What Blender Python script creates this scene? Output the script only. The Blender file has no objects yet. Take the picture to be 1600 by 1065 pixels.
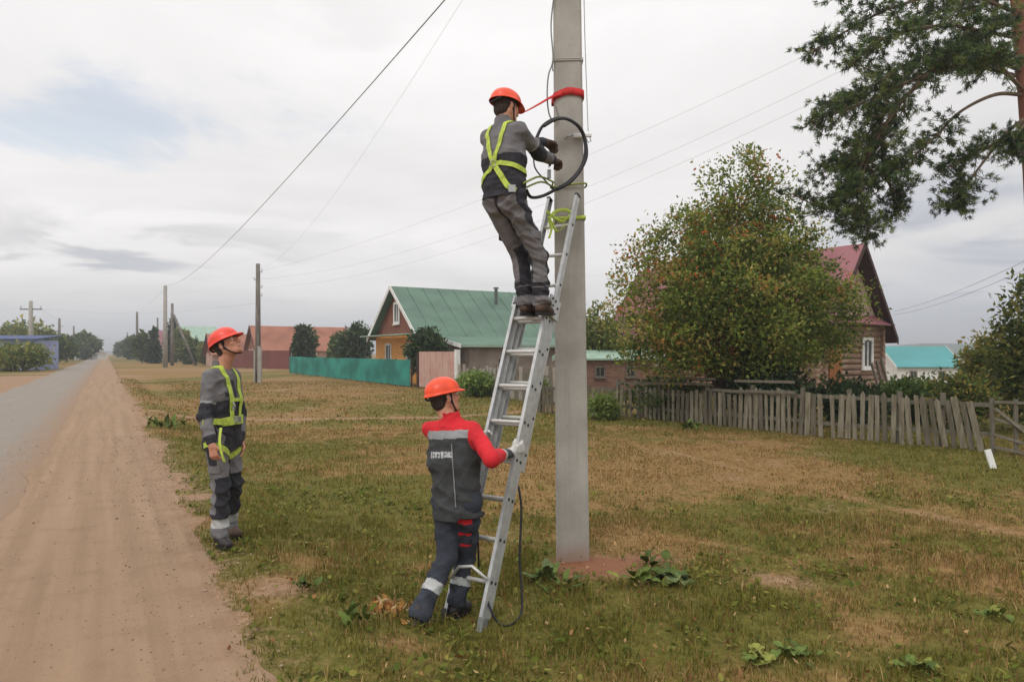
import bpy, bmesh, math, random
import numpy as np
from mathutils import Vector, Matrix
from mathutils.bvhtree import BVHTree

R = math.radians
scene = bpy.context.scene
COL = scene.collection

# ------------------------------------------------------------------ camera, sky, sun, exposure
CAM_H = 1.6
FOC = 1067.0            # focal length in photograph pixels (24 mm on a 36 mm frame)
cam_d = bpy.data.cameras.new('camera')
cam_d.sensor_width = 36.0
cam_d.lens = 24.0
cam_d.shift_y = 17.5 / 1600.0
cam_d.clip_start = 0.05
cam_d.clip_end = 6000
cam = bpy.data.objects.new('camera', cam_d)
cam.location = (0, 0, CAM_H)
cam.rotation_euler = (R(90), 0, 0)
COL.objects.link(cam)
scene.camera = cam

vs = scene.view_settings
vs.view_transform = 'Standard'
vs.look = 'None'
vs.gamma = 1.0
vs.exposure = 0.20
vs.use_curve_mapping = False

SUN_EL, SUN_AZ = 52.0, 205.0      # high, behind the camera and a little to its left
sun_d = bpy.data.lights.new('sun', 'SUN')
sun_d.energy = 0.9
sun_d.angle = R(16)
sun_d.color = (1.0, 0.96, 0.90)
sun = bpy.data.objects.new('sun', sun_d)
COL.objects.link(sun)
_el, _az = R(SUN_EL), R(SUN_AZ)
_sd = Vector((math.sin(_az) * math.cos(_el), math.cos(_az) * math.cos(_el), math.sin(_el)))
sun.rotation_euler = _sd.to_track_quat('Z', 'Y').to_euler()


def lin(c):
    c = c / 255.0
    return c / 12.92 if c <= 0.04045 else ((c + 0.055) / 1.055) ** 2.4


def rgb(r, g, b, k=1.0):
    return (lin(r) * k, lin(g) * k, lin(b) * k, 1.0)


world = bpy.data.worlds.new('World')
scene.world = world
world.use_nodes = True
nt = world.node_tree
nt.nodes.clear()


def N(t, typ, **kw):
    n = t.nodes.new(typ)
    for k, v in kw.items():
        setattr(n, k, v)
    return n


def mth(t, op, a, b=None, c=None, clamp=False):
    n = t.nodes.new('ShaderNodeMath')
    n.operation = op
    n.use_clamp = clamp
    for i, x in enumerate((a, b, c)):
        if x is None:
            continue
        if hasattr(x, 'is_output') or hasattr(x, 'links'):
            t.links.new(x, n.inputs[i])
        else:
            n.inputs[i].default_value = x
    return n.outputs[0]


def mixc(t, fac, a, b):
    n = t.nodes.new('ShaderNodeMix')
    n.data_type = 'RGBA'
    for sock, x in ((n.inputs['Factor'], fac), (n.inputs[6], a), (n.inputs[7], b)):
        if hasattr(x, 'links'):
            t.links.new(x, sock)
        else:
            sock.default_value = x
    return n.outputs[2]


def smooth(t, x, lo, hi):
    n = t.nodes.new('ShaderNodeMapRange')
    n.interpolation_type = 'SMOOTHSTEP'
    t.links.new(x, n.inputs[0])
    n.inputs[1].default_value = lo
    n.inputs[2].default_value = hi
    return n.outputs[0]


sky = N(nt, 'ShaderNodeTexSky')
sky.sky_type = 'NISHITA'
sky.sun_disc = False
sky.sun_elevation = R(SUN_EL)
sky.sun_rotation = R(SUN_AZ)
sky.air_density = 1.2
sky.dust_density = 1.5
nis = N(nt, 'ShaderNodeVectorMath', operation='SCALE')
nt.links.new(sky.outputs[0], nis.inputs[0])
nis.inputs['Scale'].default_value = 0.15
tc = N(nt, 'ShaderNodeTexCoord')
sep = N(nt, 'ShaderNodeSeparateXYZ')
nt.links.new(tc.outputs['Generated'], sep.inputs[0])
dx, dy, dz = sep.outputs
# clouds lie on a high flat layer: direction divided by its height gives the layer's plane
hz = mth(nt, 'ADD', mth(nt, 'MAXIMUM', dz, 0.0), 0.10)
cx = mth(nt, 'DIVIDE', dx, hz)
cy = mth(nt, 'DIVIDE', dy, hz)
cmb = N(nt, 'ShaderNodeCombineXYZ')
nt.links.new(cx, cmb.inputs[0]); nt.links.new(cy, cmb.inputs[1])


def wnoise(scale, detail, rough, off, dist=0.0):
    mp = N(nt, 'ShaderNodeMapping')
    mp.inputs['Location'].default_value = off
    mp.inputs['Scale'].default_value = (scale, scale, 1)
    nt.links.new(cmb.outputs[0], mp.inputs[0])
    n = N(nt, 'ShaderNodeTexNoise')
    n.inputs['Scale'].default_value = 1.0
    n.inputs['Detail'].default_value = detail
    n.inputs['Roughness'].default_value = rough
    n.inputs['Distortion'].default_value = dist
    nt.links.new(mp.outputs[0], n.inputs['Vector'])
    return n.outputs[0]


n1 = wnoise(0.55, 9, 0.55, (3.3, 7.1, 0), 0.4)
n2 = wnoise(0.22, 5, 0.5, (1.7, -2.2, 4.0), 0.2)
up = mth(nt, 'MAXIMUM', dz, 0.0)
# overcast sky: brighter with height
bright = mth(nt, 'ADD', 0.59, mth(nt, 'MULTIPLY', smooth(nt, up, 0.0, 0.13), 0.23))
bright = mth(nt, 'ADD', bright, mth(nt, 'MULTIPLY', smooth(nt, up, 0.32, 0.95), 0.42))
# a greyer bank of cloud low down to the right
bank = mth(nt, 'MULTIPLY', smooth(nt, dx, 0.12, 0.62), mth(nt, 'SUBTRACT', 1.0, smooth(nt, up, 0.10, 0.34)))
bright = mth(nt, 'SUBTRACT', bright, mth(nt, 'MULTIPLY', bank, 0.16))
var = mth(nt, 'ADD', mth(nt, 'MULTIPLY', mth(nt, 'SUBTRACT', n1, 0.5), 0.42),
          mth(nt, 'MULTIPLY', mth(nt, 'SUBTRACT', n2, 0.5), 0.14))
# the structure flattens towards the horizon
var = mth(nt, 'MULTIPLY', var, smooth(nt, up, -0.02, 0.12))
# thin grey streaks with firmer edges
n4 = wnoise(0.8, 8, 0.55, (5.2, 1.3, 2.0), 0.5)
streak = mth(nt, 'MULTIPLY', smooth(nt, n4, 0.48, 0.58), smooth(nt, n2, 0.38, 0.56))
streak = mth(nt, 'MULTIPLY', streak, mth(nt, 'MULTIPLY', smooth(nt, up, 0.03, 0.12), 0.25))
lum = mth(nt, 'SUBTRACT', mth(nt, 'ADD', bright, var), streak)
warm = smooth(nt, lum, 0.50, 0.74)
ccol = mixc(nt, warm, (0.925, 0.958, 1.045, 1), (1.0, 0.982, 0.978, 1))
cl = N(nt, 'ShaderNodeVectorMath', operation='SCALE')
nt.links.new(ccol, cl.inputs[0]); nt.links.new(lum, cl.inputs['Scale'])
# openings in the cloud layer: one thin patch to the left
n3 = wnoise(1.25, 8, 0.6, (9.0, 4.4, 1.0), 0.8)
px_ = mth(nt, 'SUBTRACT', cx, -1.22)
py_ = mth(nt, 'SUBTRACT', cy, 2.20)
ang_c, ang_s = math.cos(R(30)), math.sin(R(30))
qa = mth(nt, 'ADD', mth(nt, 'MULTIPLY', px_, 1.5), mth(nt, 'MULTIPLY', py_, -0.55))
qb = mth(nt, 'ADD', mth(nt, 'MULTIPLY', px_, 0.35), mth(nt, 'MULTIPLY', py_, 2.6))
dist = mth(nt, 'SQRT', mth(nt, 'ADD', mth(nt, 'MULTIPLY', qa, qa), mth(nt, 'MULTIPLY', qb, qb)))
hole = mth(nt, 'SUBTRACT', 1.0, mth(nt, 'ADD', dist, mth(nt, 'MULTIPLY', mth(nt, 'SUBTRACT', n3, 0.5), 3.0)))
hole = mth(nt, 'MULTIPLY', smooth(nt, hole, 0.0, 0.75), 0.40)
fin = mixc(nt, hole, cl.outputs[0], nis.outputs[0])
bg = N(nt, 'ShaderNodeBackground')
nt.links.new(fin, bg.inputs[0])
bg.inputs[1].default_value = 1.0
wo = N(nt, 'ShaderNodeOutputWorld')
nt.links.new(bg.outputs[0], wo.inputs[0])

# ------------------------------------------------------------------ helpers


def at(u, v, Y):
    """the point at depth Y seen at photograph pixel (u, v)"""
    return Vector(((u - 800.0) / FOC * Y, Y, CAM_H + (550.0 - v) / FOC * Y))


FIELD = -0.2


def onfield(u, v, z=FIELD):
    Y = (CAM_H - z) * FOC / (v - 550.0)
    return ((u - 800.0) / FOC * Y, Y)


def tag(o, label=None, cat=None, group=None, kind=None):
    if label: o['label'] = label
    if cat: o['category'] = cat
    if group: o['group'] = group
    if kind: o['kind'] = kind
    return o


def empty(name, loc=(0, 0, 0), rz=0.0, label=None, cat=None, group=None, parent=None):
    o = bpy.data.objects.new(name, None)
    o.empty_display_size = 0.1
    COL.objects.link(o)
    o.location = loc
    o.rotation_euler = (0, 0, rz)
    if parent: o.parent = parent
    return tag(o, label, cat, group)


def new_mat(name):
    m = bpy.data.materials.new(name)
    m.use_nodes = True
    t = m.node_tree
    b = t.nodes['Principled BSDF']
    return m, t, b


def mat(name, c, rough=0.8, var=0.15, scale=6.0, c2=None, bump=0.0, bscale=40.0, metal=0.0, spec=0.5,
        stretch=(1, 1, 1), detail=6, coord='Object', thr=(0.35, 0.65), trans=0.0):
    m, t, b = new_mat(name)
    tcn = N(t, 'ShaderNodeTexCoord')
    mp = N(t, 'ShaderNodeMapping')
    mp.inputs['Scale'].default_value = stretch
    if coord == 'World':
        g = N(t, 'ShaderNodeNewGeometry')
        t.links.new(g.outputs['Position'], mp.inputs[0])
    else:
        t.links.new(tcn.outputs[coord], mp.inputs[0])
    n = N(t, 'ShaderNodeTexNoise')
    n.inputs['Scale'].default_value = scale
    n.inputs['Detail'].default_value = detail
    t.links.new(mp.outputs[0], n.inputs['Vector'])
    f = smooth(t, n.outputs[0], *thr)
    ca = tuple(x * (1 - var) for x in c[:3]) + (1,)
    cb = c2 if c2 else tuple(min(1, x * (1 + var)) for x in c[:3]) + (1,)
    t.links.new(mixc(t, f, ca, cb), b.inputs['Base Color'])
    b.inputs['Roughness'].default_value = rough
    b.inputs['Metallic'].default_value = metal
    b.inputs['Specular IOR Level'].default_value = spec
    if bump > 0:
        nb = N(t, 'ShaderNodeTexNoise')
        nb.inputs['Scale'].default_value = bscale
        nb.inputs['Detail'].default_value = 5
        t.links.new(mp.outputs[0], nb.inputs['Vector'])
        bp = N(t, 'ShaderNodeBump')
        bp.inputs['Strength'].default_value = bump
        bp.inputs['Distance'].default_value = 0.01
        t.links.new(nb.outputs[0], bp.inputs['Height'])
        t.links.new(bp.outputs[0], b.inputs['Normal'])
    return m


def attr_mat(name, rough=0.7, trans=0.25, spec=0.3):
    """leaf or blade material: colour from the mesh's own per-leaf colour attribute"""
    m, t, b = new_mat(name)
    a = N(t, 'ShaderNodeAttribute', attribute_name='leafcol')
    t.links.new(a.outputs['Color'], b.inputs['Base Color'])
    b.inputs['Roughness'].default_value = rough
    b.inputs['Specular IOR Level'].default_value = spec
    if trans > 0:
        tr = N(t, 'ShaderNodeBsdfTranslucent')
        t.links.new(a.outputs['Color'], tr.inputs[0])
        mx = N(t, 'ShaderNodeMixShader')
        mx.inputs[0].default_value = trans
        t.links.new(b.outputs[0], mx.inputs[1])
        t.links.new(tr.outputs[0], mx.inputs[2])
        t.links.new(mx.outputs[0], t.nodes['Material Output'].inputs[0])
    return m


def link(name, me, parent=None, mats=(), smooth_=False):
    o = bpy.data.objects.new(name, me)
    COL.objects.link(o)
    for m in mats:
        if m.name not in [x.name for x in me.materials if x]:
            me.materials.append(m)
    if parent: o.parent = parent
    if smooth_:
        me.polygons.foreach_set('use_smooth', [True] * len(me.polygons))
    return o


def share(name, me, parent=None, loc=(0, 0, 0), rot=(0, 0, 0), scale=(1, 1, 1)):
    o = bpy.data.objects.new(name, me)
    COL.objects.link(o)
    if parent: o.parent = parent
    o.location = loc
    o.rotation_euler = rot
    o.scale = scale
    return o


def np_mesh(name, V, F, mi=None):
    """V (n,3); F (m,k) all faces with k corners"""
    V = np.asarray(V, dtype=np.float32); F = np.asarray(F, dtype=np.int32)
    me = bpy.data.meshes.new(name)
    k = F.shape[1]
    me.vertices.add(len(V)); me.vertices.foreach_set('co', V.ravel())
    me.loops.add(F.size); me.loops.foreach_set('vertex_index', F.ravel())
    me.polygons.add(len(F))
    me.polygons.foreach_set('loop_start', np.arange(0, F.size, k, dtype=np.int32))
    me.polygons.foreach_set('loop_total', np.full(len(F), k, dtype=np.int32))
    if mi is not None:
        me.polygons.foreach_set('material_index', np.asarray(mi, dtype=np.int32))
    me.update(calc_edges=True)
    me.validate()
    return me


def set_col(me, C):
    a = me.attributes.new('leafcol', 'FLOAT_COLOR', 'POINT')
    A = np.ones((len(C), 4), dtype=np.float32); A[:, :3] = C
    a.data.foreach_set('color', A.ravel())


class MB:
    def __init__(s):
        s.v = []; s.f = []; s.m = []

    def box(s, c, size, rot=None, mi=0, M=None):
        """box centred on c; rot a 3x3 Matrix"""
        i = len(s.v)
        hx, hy, hz_ = size[0] / 2, size[1] / 2, size[2] / 2
        for x, y, z in ((-1, -1, -1), (1, -1, -1), (1, 1, -1), (-1, 1, -1), (-1, -1, 1), (1, -1, 1), (1, 1, 1), (-1, 1, 1)):
            p = Vector((x * hx, y * hy, z * hz_))
            if rot is not None: p = rot @ p
            s.v.append(p + Vector(c))
        for f in ((0, 3, 2, 1), (4, 5, 6, 7), (0, 1, 5, 4), (1, 2, 6, 5), (2, 3, 7, 6), (3, 0, 4, 7)):
            s.f.append(tuple(i + a for a in f)); s.m.append(mi)
        return s

    def beam(s, a, b, w, t, upv=(0, 0, 1), mi=0):
        """rectangular bar from a to b: w across, t along upv"""
        a = Vector(a); b = Vector(b); d = b - a
        z = d.normalized(); x = z.cross(Vector(upv))
        if x.length < 1e-4: x = Vector((1, 0, 0))
        x.normalize(); y = x.cross(z)
        M = Matrix((x, y, z)).transposed()
        return s.box((a + b) / 2, (w, t, d.length), M, mi)

    def prism(s, poly, ext, mi=0):
        """poly: list of 3-D points (planar), ext: extrusion vector"""
        i = len(s.v); n = len(poly); e = Vector(ext)
        for p in poly: s.v.append(Vector(p))
        for p in poly: s.v.append(Vector(p) + e)
        s.f.append(tuple(range(i + n - 1, i - 1, -1))); s.m.append(mi)
        s.f.append(tuple(range(i + n, i + 2 * n))); s.m.append(mi)
        for k in range(n):
            k2 = (k + 1) % n
            s.f.append((i + k, i + k2, i + n + k2, i + n + k)); s.m.append(mi)
        return s

    def tube(s, pts, rad, n=8, mi=0, cap=True):
        pts = [Vector(p) for p in pts]
        if not hasattr(rad, '__len__'): rad = [rad] * len(pts)
        i0 = len(s.v)
        prev = None
        for k, p in enumerate(pts):
            d = (pts[min(k + 1, len(pts) - 1)] - pts[max(k - 1, 0)]).normalized()
            if prev is None:
                x = d.orthogonal().normalized()
            else:
                x = prev - d * prev.dot(d)
                if x.length < 1e-5: x = d.orthogonal()
                x.normalize()
            prev = x
            y = d.cross(x)
            for j in range(n):
                a = 2 * math.pi * j / n
                s.v.append(p + (x * math.cos(a) + y * math.sin(a)) * rad[k])
        for k in range(len(pts) - 1):
            for j in range(n):
                a = i0 + k * n + j; b = i0 + k * n + (j + 1) % n
                s.f.append((a, b, b + n, a + n)); s.m.append(mi)
        if cap:
            s.f.append(tuple(i0 + j for j in range(n - 1, -1, -1))); s.m.append(mi)
            e = i0 + (len(pts) - 1) * n
            s.f.append(tuple(e + j for j in range(n))); s.m.append(mi)
        return s

    def mesh(s, name):
        me = bpy.data.meshes.new(name)
        me.from_pydata([tuple(v) for v in s.v], [], s.f)
        me.polygons.foreach_set('material_index', s.m)
        me.update()
        return me

    def build(s, name, mats, parent=None, smooth_=False, bevel=0.0):
        if not isinstance(mats, (list, tuple)): mats = [mats]
        o = link(name, s.mesh(name), parent, mats, smooth_)
        if bevel > 0:
            bv = o.modifiers.new('bevel', 'BEVEL')
            bv.width = bevel; bv.segments = 1; bv.limit_method = 'ANGLE'
        return o


def catmull(P, n=8):
    P = [Vector(p) for p in P]
    Q = [P[0] * 2 - P[1]] + P + [P[-1] * 2 - P[-2]]
    out = []
    for i in range(1, len(Q) - 2):
        for k in range(n):
            t = k / n
            a, b, c, d = Q[i - 1], Q[i], Q[i + 1], Q[i + 2]
            out.append(0.5 * ((2 * b) + (c - a) * t + (2 * a - 5 * b + 4 * c - d) * t * t + (3 * b - a - 3 * c + d) * t ** 3))
    out.append(P[-1])
    return out


def ribbon(mb, pts, wdir, width, thick, mi=0):
    """flat strap through pts; wdir: list of unit width vectors (or one)"""
    i0 = len(mb.v)
    n = len(pts)
    for k, p in enumerate(pts):
        p = Vector(p)
        w = Vector(wdir[k] if isinstance(wdir, list) else wdir).normalized()
        d = (Vector(pts[min(k + 1, n - 1)]) - Vector(pts[max(k - 1, 0)])).normalized()
        nn = d.cross(w).normalized()
        for sx, sy in ((-1, -1), (1, -1), (1, 1), (-1, 1)):
            mb.v.append(p + w * sx * width / 2 + nn * sy * thick / 2)
    for k in range(n - 1):
        for j in range(4):
            a = i0 + 4 * k + j; b = i0 + 4 * k + (j + 1) % 4
            mb.f.append((a, b, b + 4, a + 4)); mb.m.append(mi)
    mb.f.append((i0 + 3, i0 + 2, i0 + 1, i0)); mb.m.append(mi)
    e = i0 + 4 * (n - 1)
    mb.f.append((e, e + 1, e + 2, e + 3)); mb.m.append(mi)


def vnoise(x, y, scale, seed=0, octv=4, gain=0.5):
    """smooth value noise in 0..1, vectorised"""
    x = np.asarray(x, float) / scale; y = np.asarray(y, float) / scale
    tot = np.zeros_like(x); amp = 1.0; sm = 0.0
    for o in range(octv):
        xi = np.floor(x).astype(np.int64); yi = np.floor(y).astype(np.int64)
        fx = x - xi; fy = y - yi
        fx = fx * fx * (3 - 2 * fx); fy = fy * fy * (3 - 2 * fy)

        def h(a, b):
            n = (a * 374761393 + b * 668265263 + (seed + o) * 1442695041) & 0x7fffffff
            n = ((n ^ (n >> 13)) * 1274126177) & 0x7fffffff
            return ((n ^ (n >> 16)) & 0xffff) / 65535.0
        v = (h(xi, yi) * (1 - fx) + h(xi + 1, yi) * fx) * (1 - fy) + (h(xi, yi + 1) * (1 - fx) + h(xi + 1, yi + 1) * fx) * fy
        tot += v * amp; sm += amp; amp *= gain
        x = x * 2.03 + 17.1; y = y * 2.03 - 9.7
    return tot / sm


def sst(x, a, b):
    t = np.clip((np.asarray(x, float) - a) / (b - a), 0, 1)
    return t * t * (3 - 2 * t)


def seg_dist(x, y, P):
    """distance from points to a polyline in the ground plane"""
    best = np.full(np.shape(x), 1e9)
    for (ax, ay), (bx, by) in zip(P[:-1], P[1:]):
        vx, vy = bx - ax, by - ay
        t = np.clip(((x - ax) * vx + (y - ay) * vy) / (vx * vx + vy * vy), 0, 1)
        best = np.minimum(best, np.hypot(x - ax - t * vx, y - ay - t * vy))
    return best


# the street runs along X = -0.595 Y; e is how far a point is to the right of that line
SL = 0.595
S_DIR = Vector((-0.5113, 0.8594, 0)); P_DIR = Vector((0.8594, 0.5113, 0))


def gz(x, y):
    x = np.asarray(x, float); y = np.asarray(y, float)
    e = x + SL * y
    drop = sst(e, 1.15, 2.5)
    z = FIELD * drop
    near = drop * (1 - sst(np.hypot(x, y), 25, 60))
    z = z + near * ((vnoise(x, y, 1.6, 5, 2) - 0.5) * 0.05 + (vnoise(x, y, 0.35, 9, 2) - 0.5) * 0.018)
    z = z - 2.3 * sst(x, 20, 34) * sst(y, 24, 44)
    # low mound of soil thrown up round the concrete pole
    z = z + 0.035 * np.exp(-((x - 0.62) ** 2 + (y - 5.75) ** 2) / 0.09)
    return z


POLE_XY = (0.52, 5.92)
TRACKS = [
    ([onfield(900, 690), onfield(1050, 706), onfield(1200, 745), onfield(1400, 795), onfield(1700, 858)], 0.16, 0.8),
    ([onfield(880, 672), onfield(1050, 684), onfield(1200, 712), onfield(1400, 748), onfield(1700, 800)], 0.30, 0.35),
    ([onfield(190, 652), onfield(420, 655), onfield(700, 651), onfield(860, 640)], 0.55, 1.0),
    ([onfield(180, 577), onfield(340, 577), onfield(480, 580)], 3.0, 1.0),
    ([onfield(1000, 845), onfield(1120, 850), onfield(1250, 880)], 0.2, 0.6),
]
# (u, v, radius m, amount) of greener patches and of bare, dry ones
GREEN = [(560, 790, .8, .6), (470, 700, 1.2, .5), (640, 760, .9, .5), (420, 850, .4, .5), (560, 930, .3, .5), (620, 1020, .22, .5),
         (1540, 660, 3.0, .6), (1400, 700, 1.6, .6), (1560, 730, 1.2, .5), (1500, 950, .35, .8), (1120, 660, 1.5, .6), (1180, 850, .5, .4),
         (260, 675, 1.0, .9), (880, 950, .3, .6), (1230, 1010, .25, .9), (1450, 1050, .25, .8), (840, 890, .3, .9), (1040, 890, .35, .9),
         (700, 960, .35, .7), (960, 1010, .3, .4), (1160, 930, .3, .4), (300, 620, 2.5, .4), (950, 650, 1.5, .9), (760, 620, 2.5, .6)]
DRY = [(480, 905, .3, .5), (330, 850, .3, .9), (590, 980, .2, .6), (1030, 850, .5, .8), (1250, 760, 1.2, .35), (1090, 720, 1.6, .3), (1200, 905, .3, .7),
       (1370, 980, .3, .6), (1010, 760, .8, .4), (700, 700, 1.5, .4), (540, 640, 3.5, .3), (1120, 690, 1.4, .3), (1560, 900, .5, .3),
       (640, 1040, .25, .9), (420, 960, .3, .9), (1280, 700, .9, .35), (600, 600, 8, .3), (450, 610, 8, .4)]


def cover(x, y):
    """bare-ness, green-ness and redness of the soil at ground points"""
    e = x + SL * y
    n_a = vnoise(x, y, 1.1, 11, 4); n_b = vnoise(x, y, 0.38, 12, 3); n_c = vnoise(x, y, 3.7, 13, 3)
    bare = np.clip((n_a - 0.52) * 2.6 + (n_b - 0.5) * 1.1, 0, 0.85) * 0.5
    green = np.clip(0.50 + (n_c - 0.5) * 1.6 + (n_b - 0.5) * 0.9, 0, 1)
    for u, v, r, a in GREEN:
        px, py = onfield(u, v)
        g = np.exp(-((x - px) ** 2 + (y - py) ** 2) / (r * r)) * a
        green = np.clip(green + g, 0, 1); bare = bare * (1 - g * .8)
    for u, v, r, a in DRY:
        px, py = onfield(u, v)
        g = np.exp(-((x - px) ** 2 + (y - py) ** 2) / (r * r)) * a
        green = np.clip(green - g * .8, 0, 1); bare = np.clip(bare + g * .5 * (0.4 + n_a), 0, 1)
    for P, w, a in TRACKS:
        d = seg_dist(x, y, P) + (n_b - 0.5) * w * 1.2
        g = np.clip(1 - d / w, 0, 1) ** 0.7 * a
        bare = np.maximum(bare, g * (0.75 + 0.5 * (n_a - .5))); green = green * (1 - g * .7)
    # dirt shoulder beside the road, with a ragged grassy edge
    edge = e + (n_a - 0.5) * 0.9 + (n_b - 0.5) * 0.55
    sh = 1 - sst(edge, 0.72, 1.12)
    bare = np.maximum(bare, sh)
    bare = np.maximum(bare, np.clip(0.75 - sst(edge, 0.9, 1.9) * 0.75, 0, 1) * (n_b > 0.45) * 0.7)
    # open dirt left of the road up to the verge
    left = sst(-e, 3.6, 4.2)
    lot = left * (1 - sst(y + (n_c - .5) * 6, 44, 50))
    bare = np.where(e < -3.4, np.maximum(bare * (1 - left), lot * (0.75 + 0.3 * n_a)), bare)
    red = np.exp(-((x - 0.62) ** 2 + (y - 5.72) ** 2) / 0.13) + 0.55 * np.exp(-((x - 1.25) ** 2 + (y - 5.9) ** 2) / 0.2)
    red += 0.5 * np.clip(1 - seg_dist(x, y, [onfield(1150, 690), onfield(1250, 697)]) / 0.6, 0, 1)
    red = np.clip(red * (0.6 + n_b), 0, 1)
    bare = np.clip(np.maximum(bare, red), 0, 1)
    return bare, np.clip(green, 0, 1), red

# ------------------------------------------------------------------ the setting: ground, road, shoulder
def axis_pts(lo, d0, d1, hi, step):
    a = list(np.arange(d0, d1 + 1e-6, step))
    st = step; p = d1
    while p < hi:
        st *= 1.22; p += st; a.append(p)
    st = step; p = d0
    while p > lo:
        st *= 1.22; p -= st; a.insert(0, p)
    return np.array(a)


gx = axis_pts(-3500, -13, 13, 3500, 0.11)
gy = axis_pts(-60, 1.2, 21, 4500, 0.11)
GX, GY = np.meshgrid(gx, gy)
GZ = gz(GX, GY)
bare, green, red = cover(GX, GY)
V = np.stack([GX, GY, GZ], -1).reshape(-1, 3)
nx, ny = len(gx), len(gy)
ii = (np.arange(ny - 1)[:, None] * nx + np.arange(nx - 1)[None, :]).ravel()
me = np_mesh('ground', V, np.stack([ii, ii + 1, ii + nx + 1, ii + nx], 1))
a = me.attributes.new('cover', 'FLOAT_COLOR', 'POINT')
A = np.ones((len(V), 4), dtype=np.float32)
A[:, 0] = bare.ravel(); A[:, 1] = green.ravel(); A[:, 2] = red.ravel()
a.data.foreach_set('color', A.ravel())

DIRT = rgb(154, 129, 107); DIRT_D = rgb(134, 112, 92)


def noise_n(t, vec, scale, detail=6, rough=0.55):
    n = N(t, 'ShaderNodeTexNoise')
    n.inputs['Scale'].default_value = scale
    n.inputs['Detail'].default_value = detail
    n.inputs['Roughness'].default_value = rough
    t.links.new(vec, n.inputs['Vector'])
    return n.outputs[0]


gm, t, b = new_mat('field_ground')
g = N(t, 'ShaderNodeNewGeometry')
pos = g.outputs['Position']
at_ = N(t, 'ShaderNodeAttribute', attribute_name='cover')
sp = N(t, 'ShaderNodeSeparateColor')
t.links.new(at_.outputs['Color'], sp.inputs[0])
nf = noise_n(t, pos, 14.0, 8, 0.7)
nm = noise_n(t, pos, 3.0, 6, 0.6)
nl = noise_n(t, pos, 0.35, 5, 0.6)
thatch = mixc(t, smooth(t, nf, 0.3, 0.7), rgb(116, 92, 56), rgb(154, 124, 80))
grn = mixc(t, smooth(t, nf, 0.3, 0.75), rgb(84, 82, 36), rgb(120, 112, 54))
gfac = mth(t, 'ADD', sp.outputs[1], mth(t, 'MULTIPLY', mth(t, 'SUBTRACT', nm, 0.5), 1.1))
gfac = smooth(t, gfac, 0.30, 0.85)
base = mixc(t, gfac, thatch, grn)
soil = mixc(t, smooth(t, nf, 0.3, 0.72), rgb(138, 110, 86), rgb(166, 136, 110))
bfac = smooth(t, mth(t, 'ADD', sp.outputs[0], mth(t, 'MULTIPLY', mth(t, 'SUBTRACT', nf, 0.5), 0.9)), 0.35, 0.8)
base = mixc(t, bfac, base, soil)
base = mixc(t, smooth(t, sp.outputs[2], 0.25, 0.9), base, mixc(t, nf, rgb(122, 82, 60), rgb(152, 108, 82)))
t.links.new(base, b.inputs['Base Color'])
b.inputs['Roughness'].default_value = 0.95
b.inputs['Specular IOR Level'].default_value = 0.15
bp = N(t, 'ShaderNodeBump')
bp.inputs['Strength'].default_value = 0.7
bp.inputs['Distance'].default_value = 0.02
t.links.new(mth(t, 'ADD', nf, noise_n(t, pos, 60, 4)), bp.inputs['Height'])
t.links.new(bp.outputs[0], b.inputs['Normal'])
o = link('ground', me, None, [gm], True)
tag(o, kind='structure')


def strip(name, e0f, e1f, ys, z, m, ncol=12, taper=False):
    V = []; F = []
    for y in ys:
        a_, b_ = e0f(y), e1f(y)
        for k in range(ncol + 1):
            e = a_ + (b_ - a_) * k / ncol
            V.append((e - SL * y, y, (-.004 if (taper and k == ncol) else z)))
    n = ncol + 1
    for i in range(len(ys) - 1):
        for k in range(ncol):
            F.append((i * n + k, i * n + k + 1, (i + 1) * n + k + 1, (i + 1) * n + k))
    me = np_mesh(name, V, F)
    return tag(link(name, me, None, [m], True), kind='structure')


def edge_noise(c, amp, sc, seed):
    return lambda y: c + float((vnoise(np.array([y]), np.array([0.3]), sc, seed, 4)[0] - 0.5) * 2 * amp)


# asphalt
rm, t, b = new_mat('worn_asphalt')
g = N(t, 'ShaderNodeNewGeometry'); pos = g.outputs['Position']
sx = N(t, 'ShaderNodeSeparateXYZ'); t.links.new(pos, sx.inputs[0])
e_ = mth(t, 'ADD', sx.outputs[0], mth(t, 'MULTIPLY', sx.outputs[1], SL))
rot = N(t, 'ShaderNodeMapping'); rot.inputs['Rotation'].default_value = (0, 0, R(-30.7))
rot.vector_type = 'POINT'
t.links.new(pos, rot.inputs[0])
st_ = N(t, 'ShaderNodeMapping'); st_.inputs['Scale'].default_value = (1.6, 0.16, 1)
t.links.new(rot.outputs[0], st_.inputs[0])
nstreak = noise_n(t, st_.outputs[0], 1.5, 6, 0.6)
nfine = noise_n(t, pos, 90, 5, 0.7)
nmid = noise_n(t, pos, 2.5, 7, 0.65)
ac = mixc(t, smooth(t, nfine, 0.3, 0.7), rgb(122, 114, 106), rgb(156, 147, 137))
ac = mixc(t, mth(t, 'MULTIPLY', smooth(t, nstreak, 0.42, 0.75), 0.5), ac, rgb(158, 144, 130))
dust = smooth(t, mth(t, 'ADD', e_, mth(t, 'MULTIPLY', mth(t, 'SUBTRACT', nmid, 0.5), 1.2)), -1.9, -0.75)
ac = mixc(t, dust, ac, mixc(t, nfine, DIRT_D, DIRT))
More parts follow.
